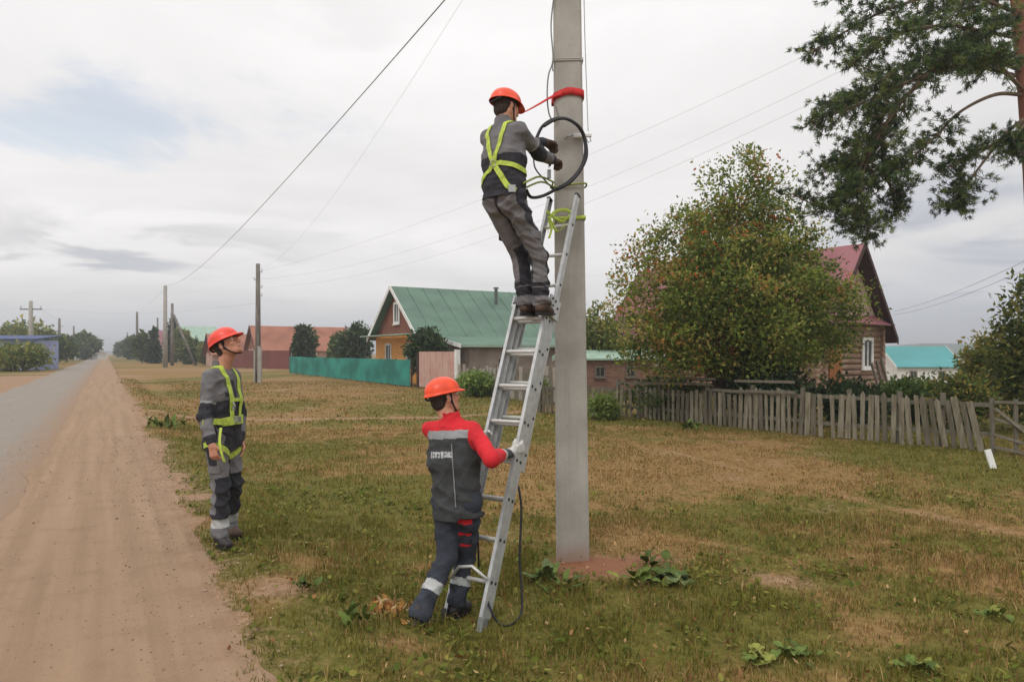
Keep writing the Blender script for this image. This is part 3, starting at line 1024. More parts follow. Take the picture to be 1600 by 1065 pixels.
def log_row(p0, p1, z, r=1.0):
    d = p1 - p0
    q = d.normalized().to_track_quat('Z', 'Y')
    o_ = share('log', lg, eh, p0 + Vector((0, 0, z)), q.to_euler(), (rr.uniform(.92, 1.06), rr.uniform(.92, 1.06), d.length))


for k in range(13):
    z = k * .238 + .02
    ex = .22
    base0 = Vector((0, 0, 0))
    log_row(Ph(0, -ex, 0 - .3 + .3) - Vector((0, 0, 0)), Ph(0, WH + ex, 0), z)
    log_row(Ph(-ex, 0, 0), Ph(LH + ex, 0, 0), z + .119)
    log_row(Ph(LH, -ex, 0), Ph(LH, WH + ex, 0), z)
    log_row(Ph(-ex, WH, 0), Ph(LH + ex, WH, 0), z + .119)
MB().prism([Ph(-over, -.3, ezh - .02), Ph(-over, WH + .3, ezh - .02), Ph(.1, WH + .3, ezh + .42), Ph(.1, -.3, ezh + .42)], Vector((0, 0, .05))).build('pent_roof', M_REDROOF, eh)
for j in (3.55,):
    window(eh, Ph(-.14, j, 1.55), bh, -ah, .95, 1.35, .13)
for i in (2.2, 5.2, 8.2): window(eh, Ph(i, -.14, 1.5), ah, -bh, 1.0, 1.3, .14)
# rust coloured board door and leaning planks
MB().box(Ph(-.18, .75, 1.05), (.95, .06, 2.1), Matrix((bh, ah, Vector((0, 0, 1)))).transposed()).build('door', mat('rust_door', rgb(150, 92, 48), .8, .2, 3, coord='World'), eh)
for k in range(3):
    bx = at(1378 + k * 7, 600, 26.5 + .1 * k)
    tp = at(1362 + k * 7.5, 570, 27.3 + .1 * k)
    tag(MB().beam(Vector((bx.x, bx.y, -.2)), Vector((tp.x, tp.y, 1.15 + .1 * k)), .16, .04, (1, 0, 0)).build('plank', M_GREYWOOD),
        ('first', 'second', 'third')[k] + ' plank from the left of those leaning by the log house corner', 'plank', 'planks leaning by the log house')

# --- turquoise roofed shed down the slope
O6 = at(1506, 590, 72)
Ys = 72
pL = at(1399, 572, Ys); pR = at(1502, 572, Ys)
e6, P6, a6, b6 = gable_house('white shed with a turquoise sheet roof down the slope beyond the garden', 'turquoise_roofed_shed', (pL.x + .3, pL.y, 0), (1, .0, 0), (0, 1, 0), pR.x - pL.x - .5, 5.6, .22, 2.15, -2.6, .35, M_TEALROOF, M_WHITE, M_WHITE, M_WHITE, 'shed')
for i in (1.6, 4.6): window(e6, P6(i, 0, -.75), a6, -b6, .8, .8, .1, M_GREYWALL)

# --- small brown shed left of the rowan
O7 = at(905, 590, 31)
e7, P7, a7, b7 = gable_house('low brown shed with a pale green roof edge between the pole and the rowan', 'low_shed', (O7.x, O7.y, 0), (.97, .24, 0), (-.24, .97, 0), 3.6, 3.2, 1.28, 1.62, -.3, .2, M_GREENTRIM, mat('brown_shed_boards', rgb(124, 92, 78), .9, .2, 2, stretch=(1, 1, 8), coord='World'), M_BROWNBOARD, M_GREENTRIM, 'shed')
for k in range(2): window(e7, P7(1 + 1.5 * k, 0, .7), a7, -b7, .5, .5, .06, M_GREYWOOD)

# --- left background: blue wall, low white shed
B0 = at(-60, 540, 62); B1 = at(57, 540, 62)
eb = empty('blue_shed', (B0.x, B0.y, 0), 0, 'long low shed with a lavender blue wall at the left edge of the view', 'shed')
Lb = B1.x - B0.x
M_LAV = mat('lavender_paint', rgb(140, 150, 186), .7, .1, 1, coord='World'); M_DBLUE = mat('dark_blue_paint', rgb(58, 72, 116), .7, .1, 1, coord='World')
MB().box((Lb / 2, 1.5, 1.35), (Lb, 3, 2.7)).build('wall', M_LAV, eb)
MB().box((Lb * .62, -.02, 1.25), (1.3, .06, 2.3)).build('door', M_DBLUE, eb)
MB().prism([(-.2, -.3, 2.72), (-.2, 3.2, 3.1), (-.2, 3.2, 3.2), (-.2, -.3, 2.82)], (Lb + .4, 0, 0)).build('roof', M_DBLUE, eb)
W0 = at(116, 550, 150)
ew = empty('white_shed', (W0.x, W0.y, -.2), 0, 'low white roadside shed below the trees far down the road', 'shed')
MB().box((2.6, 1.5, .7), (5.2, 3, 1.4)).build('wall', M_WHITE, ew)
MB().prism([(-.2, -.3, 1.42), (-.2, 1.5, 2.1), (-.2, 3.3, 1.42)], (5.6, 0, 0)).build('roof', mat('pale_roof', rgb(196, 190, 184), .7), ew)

# ------------------------------------------------------------------ picket fence and end gate
fe = empty('picket_fence', (0, 0, FIELD), 0, 'weathered grey picket fence along the garden of the log house', 'fence')
F_PTS = [at(842, 644, 20.2), at(960, 650, 19.2), at(1100, 663, 17.0), at(1250, 680, 14.8), at(1400, 692, 13.4), at(1545, 706, 12.3)]
F_PTS = [Vector((p.x, p.y, 0)) for p in F_PTS]
cum = [0]
for p, q in zip(F_PTS[:-1], F_PTS[1:]): cum.append(cum[-1] + (q - p).length)


def fpos(s_):
    for k in range(len(F_PTS) - 1):
        if s_ <= cum[k + 1] or k == len(F_PTS) - 2:
            u_ = (s_ - cum[k]) / (cum[k + 1] - cum[k]); d = (F_PTS[k + 1] - F_PTS[k])
            return F_PTS[k] + d * u_, d.normalized()


pk = []
for pointed in (0, 1):
    mb = MB()
    w, h, tk = .094, 1.0, .022
    poly = [(-w / 2, 0, 0), (w / 2, 0, 0), (w / 2, 0, h - .07 * pointed), (0, 0, h + .012), (-w / 2, 0, h - .07 * pointed)] if pointed else [(-w / 2, 0, 0), (w / 2, 0, 0), (w / 2, 0, h - .015), (-w / 2, 0, h)]
    mb.prism(poly, (0, tk, 0))
    m_ = mb.mesh('picket')
    pk.append(m_)
M_PK = [mat('picket_wood', rgb(152, 145, 126), .92, .18, 5, c2=rgb(112, 102, 84), stretch=(4, 4, .6), bump=.5, bscale=30, coord='World'),
        mat('picket_wood_dark', rgb(122, 115, 98), .92, .2, 5, c2=rgb(88, 80, 66), stretch=(4, 4, .6), bump=.5, bscale=30, coord='World')]
pks = []
for m_ in pk:
    for mm in M_PK:
        c_ = m_.copy(); c_.materials.append(mm); pks.append(c_)
rr = random.Random(11)
s_ = 0.0
tot = cum[-1]
while s_ < tot - .02:
    p, d = fpos(s_)
    far_part = s_ < cum[2] + 1.0
    me_ = pks[(0 if far_part else rr.choice((0, 1)) * 2) + (1 if rr.random() < (.6 if far_part else .3) else 0)]
    hscale = (0.86 if far_part else 1.0) * rr.uniform(.95, 1.04) * (.96 - .02 * (s_ / tot))
    az = math.atan2(d.y, d.x)
    lean = rr.gauss(0, .020)
    if s_ > tot - 1.3: lean -= .10 + .08 * (s_ - (tot - 1.3))
    o_ = share('picket', me_, fe, (p.x, p.y, float(gz(p.x, p.y)) - FIELD + rr.uniform(-.02, .03)), (rr.gauss(0, .02), lean, az), (rr.uniform(.75, 1.2), 1, hscale))
    s_ += rr.choice((.135, .14, .15, .155, .145)) if rr.random() > .02 else .26
# rails
for k in range(len(F_PTS) - 1):
    d = (F_PTS[k + 1] - F_PTS[k]).normalized(); nn = Vector((-d.y, d.x, 0))
    for zz_ in ((.28, .72) if k < 2 else (.30, .86)):
        a0 = F_PTS[k] + nn * .05 + Vector((0, 0, zz_ + rr.uniform(-.03, .03))); a1 = F_PTS[k + 1] + nn * .05 + Vector((0, 0, zz_ + rr.uniform(-.03, .03)))
        MB().beam(a0, a1, .035, .075).build('rail', M_GREYWOOD, fe)
    nposts = 2
    for j in range(nposts):
        q = F_PTS[k] + (F_PTS[k + 1] - F_PTS[k]) * (j / nposts) + nn * .13
        MB().tube([q + Vector((0, 0, -.05)), q + Vector((rr.uniform(-.04, .04), 0, 1.0 + (.03 if k > 0 else 0)))], [.055, .05], 8).build('post', M_GREYWOOD, fe)
# old higher rails over the left part and a framed panel
for u0, u1, v_, Y0, Y1 in ((962, 1112, 598, 19.0, 16.7), (1030, 1120, 590, 18.0, 16.7), (1150, 1244, 595, 16.1, 14.75), (1150, 1244, 611, 16.1, 14.75)):
    a0 = at(u0, v_, Y0) + Vector((0, .08, 0)); a1 = at(u1, v_ + 2, Y1) + Vector((0, .08, 0))
    MB().beam(a0 - fe.location, a1 - fe.location, .03, .06).build('rail', M_GREYWOOD, fe)
# end gate: frame of grey poles with diagonals
E0 = at(1552, 706, 12.15); E1 = at(1640, 712, 11.6)
eg = empty('garden_gate', (E0.x, E0.y, FIELD), 0, 'grey open slatted gate with a diagonal brace at the end of the picket fence', 'gate')
gd = Vector((E1.x - E0.x, E1.y - E0.y, 0)); gl = gd.length
for f_ in (0, .42, 1):
    MB().beam(gd * f_, gd * f_ + Vector((-.03 + .05 * f_, 0, .98)), .06, .04, (0, 1, 0)).build('stile', M_GREYWOOD, eg)
for z_, dz_ in ((.92, .0), (.62, -.22), (.34, -.22), (.12, -.12)):
    MB().beam(Vector((0, -.03, z_)), gd + Vector((0, -.03, z_ + dz_)), .05, .03, (0, 1, 0)).build('slat', M_GREYWOOD, eg)
MB().beam(Vector((0, -.06, .8)), gd * .9 + Vector((0, -.06, .15)), .05, .025, (0, 1, 0)).build('brace', M_GREYWOOD, eg)
wb = onfield(1553, 731); wt = at(1544, 704, 11.6)
tag(MB().beam(Vector((wb[0], wb[1], FIELD - .02)), at(1543, 702, wb[1] + .06), .10, .03, (0, -1, .3)).build('board', M_WHITE, None, False, .004), 'short whitish board leaning on the grass before the end gate', 'board')

# grey board fence in front of the lean-to, behind the ladder
ge2 = empty('board_fence', (0, 0, FIELD), 0, 'grey board fence with sagging planks behind the ladder', 'fence')
q0 = Vector((*onfield(716, 613), 0)); q1 = Vector((*onfield(872, 633), 0)); d = (q1 - q0); nL = int(d.length / .3); az = math.atan2(d.y, d.x)
bm_ = MB().box((0, 0, .62), (.26, .025, 1.24)).mesh('board'); bm_.materials.append(M_GREYWOOD)
bm2 = bm_.copy(); bm2.materials.clear(); bm2.materials.append(mat('pale_grey_board', rgb(150, 142, 130), .9, .15, 4, bump=.4))
for k in range(nL):
    p = q0 + d * ((k + .5) / nL)
    share('board', rr.choice((bm_, bm2)), ge2, (p.x, p.y, rr.uniform(-.06, .04)), (rr.gauss(0, .02), rr.gauss(0, .02), az), (1, 1, rr.uniform(.85, 1.05)))
for z_ in (.3, .95):
    MB().beam(q0 + Vector((0, .05, z_)), q1 + Vector((0, .05, z_)), .04, .08).build('rail', M_GREYWOOD, ge2)

# ------------------------------------------------------------------ trees, shrubs, plants
LEAF = attr_mat('tree_leaves', 0.6, 0.42)
BARK = mat('grey_bark', rgb(107, 90, 74), .95, .25, 8, stretch=(1, 1, .3), bump=.8, bscale=20)


def leaf_mesh(name, C, size, rg, pal, wts=None, elong=1.7, up=0.35, colvar=.25, outward=None, clump=0):
    n = len(C)
    d = rg.normal(0, 1, (n, 3))
    if outward is not None: d = d * .8 + outward * .8
    d /= np.linalg.norm(d, axis=1)[:, None] + 1e-9
    q = rg.normal(0, 1, (n, 3)); q[:, 2] += up
    nn = q - d * np.sum(q * d, 1)[:, None]; nn /= np.linalg.norm(nn, axis=1)[:, None] + 1e-9
    w = np.cross(d, nn)
    s_ = (size * rg.uniform(.6, 1.35, n))[:, None]
    V = np.empty((n, 4, 3), np.float32)
    V[:, 0] = C; V[:, 1] = C + d * s_ * .5 * elong / 1.0 * .5 + w * s_ * .45 + nn * s_ * .1
    V[:, 2] = C + d * s_ * elong * .9; V[:, 3] = C + d * s_ * .5 * elong * .5 - w * s_ * .45 + nn * s_ * .1
    F = np.arange(n)[:, None] * 4 + np.arange(4)[None, :]
    me = np_mesh(name, V.reshape(-1, 3), F)
    pal = np.array([p[:3] for p in pal])
    ci = rg.choice(len(pal), n, p=wts) if wts is None or not callable(wts) else wts(C, rg)
    k_ = rg.uniform(1 - colvar, 1 + colvar, (n, 1))
    if clump:
        first = (np.arange(n) // clump) * clump
        same = rg.uniform(0, 1, n) < .6
        ci = np.where(same, ci[first], ci)
        k_ = k_ * (rg.uniform(.78, 1.24, n // clump + 1))[np.arange(n) // clump][:, None]  # random clump brightness: varied leaf tone, with light on clumps put into the colour
    set_col(me, np.repeat(pal[ci] * k_, 4, axis=0))
    return me


def blob_points(rg, lobes, nclump, per, csize, shell=.55, flat=.75):
    """points in leaf clumps spread through ellipsoid lobes"""
    w = np.array([r[0] * r[1] * r[2] for c, r in lobes]); w = w / w.sum()
    k = rg.choice(len(lobes), nclump, p=w)
    c = np.array([lobes[i][0] for i in k]); r = np.array([lobes[i][1] for i in k])
    d = rg.normal(0, 1, (nclump, 3)); d /= np.linalg.norm(d, axis=1)[:, None]
    rad = rg.uniform(0, 1, nclump) ** (1 / 3.0); rad = shell + (1.06 - shell) * rad
    rad = np.where(rg.uniform(0, 1, nclump) < .2, rad * rg.uniform(.3, 1, nclump), rad)
    cc = c + d * r * rad[:, None]
    cs = csize * rg.uniform(.55, 1.5, nclump)
    off = np.clip(rg.normal(0, 1, (nclump, per, 3)), -1.7, 1.7) * np.array([1, 1, flat]) * cs[:, None, None] * .5
    P_ = (cc[:, None, :] + off).reshape(-1, 3)
    out = np.repeat(d, per, axis=0)
    return P_, out, cc


def make_tree(name, label, cat, base, lobes, nclump, per, csize, leaf, pal, wts=None, trunk_r=.12, seed=1, group=None, shell=.5, limbs=10, elong=1.7, zmin=None, clumpcol=False):
    rg = np.random.default_rng(seed)
    base = Vector(base)
    e = empty(name, base, 0, label, cat, group)
    L2 = [(np.array(c) - np.array(base), np.array(r)) for c, r in lobes]
    P_, out, cc = blob_points(rg, L2, nclump, per, csize, shell)
    if zmin is not None:
        k = P_[:, 2] > zmin; P_ = P_[k]; out = out[k]
    me = leaf_mesh('crown', P_, leaf, rg, pal, wts, elong, outward=out, clump=per if clumpcol else 0)
    link('crown', me, e, [LEAF])
    mb = MB()
    top = max(c[2] + r[2] * .6 for c, r in L2) * (.72 if clumpcol else 1); cx_ = float(np.mean([c[0] for c, r in L2])); cy_ = float(np.mean([c[1] for c, r in L2]))
    spine = [Vector((0, 0, -.1)), Vector((cx_ * .2, cy_ * .2, top * .3)), Vector((cx_ * .6 + .05, cy_ * .6, top * .65)), Vector((cx_, cy_, top))]
    sp_ = catmull(spine, 5)
    mb.tube(sp_, [trunk_r * (1 - .85 * i / (len(sp_) - 1)) for i in range(len(sp_))], 8)
    for k in range(limbs):
        tgt = Vector(cc[rg.integers(0, len(cc))])
        s0 = sp_[int((.15 + .6 * rg.uniform()) * (len(sp_) - 1))]
        if tgt.z < s0.z - .3: s0 = sp_[3]
        mid = (s0 + tgt) / 2 + Vector((0, 0, .12 * (tgt - s0).length))
        lp = catmull([s0, mid, tgt], 4)
        mb.tube(lp, [trunk_r * .42 * (1 - .85 * i / (len(lp) - 1)) for i in range(len(lp))], 5)
    mb.build('trunk', BARK, e, True)
    return e


# rowan behind the fence
RB = at(1122, 640, 18.0); RB.z = FIELD


def px_lobe(u, v, Y, ru, rv, ry):
    p = at(u, v, Y); k = Y / FOC
    return ((p.x, p.y, p.z), (ru * k, ry, rv * k))


row_l = [px_lobe(u_, v_, 18.2 + dy_, ru_, rv_, ry_) for u_, v_, dy_, ru_, rv_, ry_ in (
    (1168, 262, 0, 24, 34, .45), (1140, 292, -.3, 30, 26, .5), (1196, 300, .2, 30, 28, .5), (1165, 330, 0, 48, 34, .9), (1110, 335, .4, 30, 26, .6), (1075, 350, -.4, 28, 24, .6),
    (1228, 345, -.3, 32, 26, .6), (1250, 385, .5, 30, 26, .7), (1035, 372, .2, 28, 20, .5), (1060, 405, -.9, 42, 28, .8), (1130, 390, -1.0, 50, 36, .9), (1195, 395, -.8, 46, 34, .9),
    (1000, 400, 0, 26, 20, .5), (1000, 445, -.6, 38, 26, .7), (975, 485, .2, 26, 22, .6), (1075, 455, -1.4, 52, 30, .8), (1155, 455, -1.8, 56, 34, .8), (1235, 440, -1.1, 46, 30, .8),
    (1290, 445, 0, 40, 28, .8), (1322, 480, .3, 30, 26, .7), (1312, 450, -.4, 28, 20, .5), (1318, 520, .4, 28, 24, .6), (1268, 415, .2, 30, 24, .6), (1215, 268, .3, 18, 20, .4), (1125, 272, .2, 18, 18, .4), (1262, 492, -1.0, 48, 30, .8), (1180, 512, -1.8, 60, 32, .8), (1100, 515, -1.6, 56, 30, .8), (1025, 510, -.8, 46, 30, .8),
    (1000, 550, 0, 46, 26, .8), (1075, 560, -.9, 56, 26, .9), (1150, 560, -1.2, 60, 26, .9), (1225, 545, -1.0, 56, 28, .9), (1285, 535, -.2, 40, 26, .8),
    (1150, 420, 1.2, 100, 80, 1.0), (1150, 520, 1.2, 130, 60, 1.1), (1150, 480, 0, 120, 90, 1.2))]
pal_r = [rgb(122, 138, 58), rgb(98, 116, 50), rgb(152, 158, 76), rgb(80, 98, 46), rgb(170, 128, 68), rgb(178, 104, 58), rgb(168, 152, 84)]


def row_w(C, rg):
    n = len(C)
    # autumn colour comes in patches and more on the left and top
    k = np.sin(C[:, 0] * 2.1 + 1.0) * np.sin(C[:, 2] * 2.7) + np.sin(C[:, 1] * 3 + C[:, 0] * 4.7) * .5
    f = np.clip(.03 + .15 * k - .05 * C[:, 0] + .02 * (C[:, 2] - 3), .02, .5)
    r = rg.uniform(0, 1, n)
    g_ = rg.choice([0, 1, 2, 3, 6], n, p=[.32, .26, .16, .14, .12])
    return np.where(r < f, rg.choice([4, 5, 6], n, p=[.4, .22, .38]), g_)


ro = make_tree('rowan_tree', 'broad rowan tree with green and rusty orange leaves behind the picket fence', 'tree', RB, row_l, 1500, 56, .44, .070, pal_r, row_w, .16, 3, limbs=60, shell=.15, clumpcol=True)
# rowan berries in loose orange bunches
rg = np.random.default_rng(12)
Pb, ob, cb = blob_points(rg, [(np.array(c) - np.array(RB), np.array(r) * 1.0) for c, r in row_l[:20]], 46, 9, .12, .85)
mb = MB()
Vb = []; Fb = []
oct_ = np.array([(1, 0, 0), (0, 1, 0), (-1, 0, 0), (0, -1, 0), (0, 0, 1), (0, 0, -1)]) * .022
of = np.array([(0, 1, 4), (1, 2, 4), (2, 3, 4), (3, 0, 4), (1, 0, 5), (2, 1, 5), (3, 2, 5), (0, 3, 5)])
Vb = (Pb[:, None, :] + oct_[None]).reshape(-1, 3); Fb = (np.arange(len(Pb))[:, None, None] * 6 + of[None]).reshape(-1, 3)
o = link('berries', np_mesh('berries', Vb, Fb), ro, [mat('rowan_berry', rgb(220, 97, 46), .5, .2)], True)
o['kind'] = 'stuff'

G1_ = [rgb(77, 95, 49), rgb(97, 114, 58), rgb(63, 79, 44), rgb(121, 128, 70)]
G2_ = [rgb(107, 121, 60), rgb(130, 137, 70), rgb(86, 102, 49), rgb(155, 148, 77)]
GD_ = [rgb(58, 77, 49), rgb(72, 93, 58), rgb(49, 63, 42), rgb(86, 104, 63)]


def quick_tree(name, label, u, v0, v1, ru, Y, pal, n=260, leaf=None, seed=0, group=None, cat='tree', conic=False, base_v=None):
    """tree or bush from its outline: centre column u, top v0, bottom v1, half width ru, all read at depth Y"""
    k = Y / FOC
    b = at(u, v1, Y); b.z = float(gz(b.x, b.y))
    top = at(u, v0, Y).z; H = top - b.z; W = ru * k
    if conic:
        lobes = [((b.x, b.y, b.z + H * f), (W * (1.05 - f), W * (1.05 - f), H * .16)) for f in (.18, .35, .5, .65, .8, .92)]
    else:
        rr_ = random.Random(seed)
        lobes = [((b.x, b.y, b.z + H * .55), (W * .8, W * .8, H * .42))]
        for j in range(5):
            a_ = j * 1.256 + rr_.random(); lobes.append(((b.x + math.cos(a_) * W * .5, b.y + math.sin(a_) * W * .5, b.z + H * rr_.uniform(.35, .72)), (W * .48, W * .48, H * .25)))
    leaf = leaf or max(.07, 4.2 * k)
    return make_tree(name, label, cat, b, lobes, n, 12, max(.25, W * .32), leaf, pal, None, max(.03, W * .07), seed, group, limbs=8, shell=.3, clumpcol=n > 250)


quick_tree('tree', 'dark green tree directly left of the green roofed house', 556, 506, 575, 24, 62, GD_, 260, seed=1)
quick_tree('tree', 'rounded dark tree in front of the rust orange roof', 475, 508, 566, 17, 66, GD_, 220, seed=2)
quick_tree('tree', 'low bush at the left end of the rust orange roof', 528, 522, 565, 14, 72, G1_, 150, seed=22)
quick_tree('tree', 'light green tree behind the pole and the low brown shed', 935, 478, 600, 46, 34, G2_, 420, seed=3)
quick_tree('tree', 'tree showing between the ladder rungs behind the lean-to', 868, 488, 590, 40, 47, G2_, 260, seed=4)
quick_tree('climbing_bush', 'dark leafy bush arching over the pink gate', 668, 514, 600, 30, 36.5, GD_, 420, seed=5, cat='bush')
quick_tree('bush', 'bushy green weeds against the board fence behind the helmet', 742, 582, 622, 30, 27.5, [rgb(121, 144, 72), rgb(144, 162, 88), rgb(100, 123, 60)], 260, leaf=.09, seed=6, cat='bush')
quick_tree('bush', 'small light green bush at the foot of the board fence beside the pole', 848, 590, 634, 16, 24, [rgb(121, 144, 72), rgb(144, 162, 88)], 120, leaf=.08, seed=61, cat='bush')
quick_tree('bush', 'tall grassy shrub at the left end of the picket fence', 945, 622, 655, 20, 18.4, [rgb(107, 125, 58), rgb(130, 144, 72)], 120, leaf=.08, seed=62, cat='bush')
# left background trees
quick_tree('tree', 'broad olive tree behind the blue shed', 45, 503, 560, 44, 100, G2_, 420, seed=7)
quick_tree('tree', 'dark hedge tree left of the far roadside poles', 88, 527, 562, 24, 95, G1_, 240, seed=8)
quick_tree('bush', 'low olive bushes before the blue shed', 24, 539, 572, 46, 58, G2_, 260, seed=9, cat='bush')
quick_tree('tree', 'rounded tree by the left side of the road in the distance', 134, 522, 552, 17, 150, G1_, 240, seed=10)
quick_tree('tree', 'small tree left of the rounded one by the road', 103, 526, 555, 16, 130, GD_, 140, seed=11)
for k, (u, v0, ru, Y, cn, lb) in enumerate(((222, 518, 10, 110, 0, 'leafy tree beside the twin utility poles'), (240, 510, 9, 105, 1, 'narrow spruce left of the twin utility poles'), (268, 494, 10, 120, 1, 'slim dark spruce between the twin utility poles and the pink roof'),
                                              (284, 510, 10, 115, 0, 'loose grey green tree before the pink roofed far house'), (300, 532, 15, 100, 0, 'bushy tree behind the back of the man looking up'), (325, 538, 13, 96, 0, 'low green bush before the far white house'), (205, 528, 9, 160, 0, 'tiny tree on the right verge far down the road'),
                                              (189, 536, 6, 230, 0, 'faint tree close to where the road ends'))):
    quick_tree('spruce_tree' if cn else 'tree', lb, u, v0, 562 if Y < 130 else 555, ru, Y, GD_ if cn else (G2_ if k in (3, 5) else G1_), 190, seed=30 + k, conic=bool(cn))
# garden growth at the right
quick_tree('bush', 'low green garden bushes before the turquoise roofed shed', 1432, 592, 640, 50, 17.5, [rgb(97, 121, 58), rgb(121, 137, 70), rgb(72, 95, 46)], 420, leaf=.08, seed=13, cat='bush')
quick_tree('bush', 'leafy garden bush behind the leaning pickets', 1500, 586, 650, 40, 15.5, [rgb(97, 116, 58), rgb(121, 130, 65), rgb(72, 90, 46), rgb(174, 153, 81)], 380, leaf=.07, seed=14, cat='bush')
quick_tree('apple_tree', 'tall leafy tree at the right edge behind the end gate', 1634, 425, 660, 78, 15.5, [rgb(86, 102, 51), rgb(114, 123, 63), rgb(67, 84, 44), rgb(139, 135, 70)], 950, leaf=.085, seed=15)
quick_tree('bush', 'olive and yellow shrub left of the tall tree at the right edge', 1545, 520, 640, 38, 19, [rgb(135, 137, 70), rgb(160, 146, 77), rgb(107, 116, 56)], 420, leaf=.09, seed=16, cat='bush')
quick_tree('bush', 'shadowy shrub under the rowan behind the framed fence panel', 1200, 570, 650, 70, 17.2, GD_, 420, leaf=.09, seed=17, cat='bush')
quick_tree('bush', 'low shrub under the left side of the rowan', 1040, 590, 640, 60, 18.8, G1_, 300, leaf=.08, seed=18, cat='bush')
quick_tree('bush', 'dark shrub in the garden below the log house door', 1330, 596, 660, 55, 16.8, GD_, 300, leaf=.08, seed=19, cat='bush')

# ------------------------------------------------------------------ pine, upper right
PB_ = at(1634, 690, 13.4); PB_.z = FIELD
pe = empty('pine_tree', PB_, 0, 'tall pine with reddish bark reaching in from the right edge', 'tree')
PBARK = mat('pine_bark', rgb(174, 107, 77), .95, .3, 5, c2=rgb(121, 81, 65), stretch=(1, 1, .25), bump=1.0, bscale=14)
tp = [PB_, at(1630, 550, 13.4), at(1618, 300, 13.4), at(1606, 150, 13.4), at(1592, 0, 13.4), at(1583, -160, 13.4), at(1580, -300, 13.4)]
sp_ = catmull([p - PB_ for p in tp], 6)
MB().tube(sp_, [.235 * (1 - .62 * i / (len(sp_) - 1)) for i in range(len(sp_))], 14).build('trunk', PBARK, pe, True)
NEED = attr_mat('pine_needles', 0.6, 0.12)
rg = np.random.default_rng(9)
branches = []   # polylines in photograph pixels with depth
raw = [
    # upper left mass
    ([(1590, 20, 13.4), (1500, -10, 12.9), (1400, 10, 12.4), (1320, 50, 12.2), (1268, 80, 12.1)], 22),
    ([(1588, -30, 13.4), (1480, -50, 13.3), (1380, -40, 13.3), (1300, 0, 13.2)], 22),
    ([(1592, 60, 13.4), (1540, 50, 12.2), (1470, 40, 11.6), (1380, 60, 11.4), (1330, 105, 11.3)], 22),
    ([(1590, -20, 13.4), (1530, 10, 14.0), (1450, 25, 14.6), (1350, 90, 14.9)], 20),
    ([(1590, 30, 13.4), (1560, 40, 12.6), (1510, 70, 12.0), (1460, 95, 11.8)], 20),
    # central mass
    ([(1595, 110, 13.4), (1540, 95, 12.5), (1450, 115, 12.0), (1350, 160, 11.9), (1256, 195, 11.9)], 24),
    ([(1596, 120, 13.4), (1520, 105, 13.8), (1430, 120, 14.2), (1340, 150, 14.4), (1290, 165, 14.4)], 24),
    ([(1595, 90, 13.4), (1520, 80, 12.8), (1440, 90, 12.6), (1370, 130, 12.5), (1300, 180, 12.5)], 24),
    # down left lobe
    ([(1450, 115, 12.0), (1400, 170, 12.0), (1360, 240, 12.2), (1345, 310, 12.3), (1362, 372, 12.4)], 30),
    ([(1375, 210, 12.2), (1340, 260, 12.6), (1320, 310, 12.9), (1345, 350, 12.9)], 22),
    ([(1440, 130, 13.6), (1380, 180, 13.5), (1330, 240, 13.3), (1285, 265, 13.2)], 22),
    ([(1400, 180, 12.4), (1370, 230, 12.6), (1330, 290, 12.8), (1295, 325, 12.9), (1230, 300, 12.9)], 18),
    ([(1380, 200, 12.9), (1380, 260, 13.0), (1395, 300, 13.1), (1405, 330, 13.1)], 16),
    # clear limb and the lower right cluster
    ([(1598, 148, 13.4), (1555, 148, 12.7), (1500, 175, 12.2), (1460, 215, 12.0), (1420, 250, 12.0), (1400, 262, 12.0)], 14),
    ([(1602, 185, 13.4), (1575, 205, 12.9), (1560, 222, 12.7), (1515, 240, 12.5), (1470, 270, 12.4)], 14),
    ([(1560, 222, 12.7), (1530, 262, 12.5), (1500, 300, 12.4), (1495, 318, 12.4)], 12),
    ([(1602, 190, 13.4), (1590, 215, 12.6), (1585, 235, 12.4)], 8),
    ([(1598, 140, 13.4), (1570, 110, 11.8), (1560, 95, 11.0), (1530, 80, 10.6)], 14),
    # out of view, to the right and above
    ([(1600, 100, 13.4), (1690, 80, 13.0), (1790, 130, 12.8)], 20),
    ([(1595, 0, 13.4), (1680, -40, 13.8), (1800, 0, 14.0)], 20),
    ([(1585, -120, 13.4), (1480, -180, 13.2), (1380, -170, 13.0)], 24),
    ([(1585, -120, 13.4), (1680, -200, 13.6), (1760, -180, 13.8)], 24),
    ([(1582, -200, 13.4), (1560, -280, 13.0), (1500, -330, 12.8)], 22),
    ([(1582, -200, 13.4), (1620, -330, 13.8), (1600, -400, 13.8)], 22),
]
tufts = []
limb = MB()
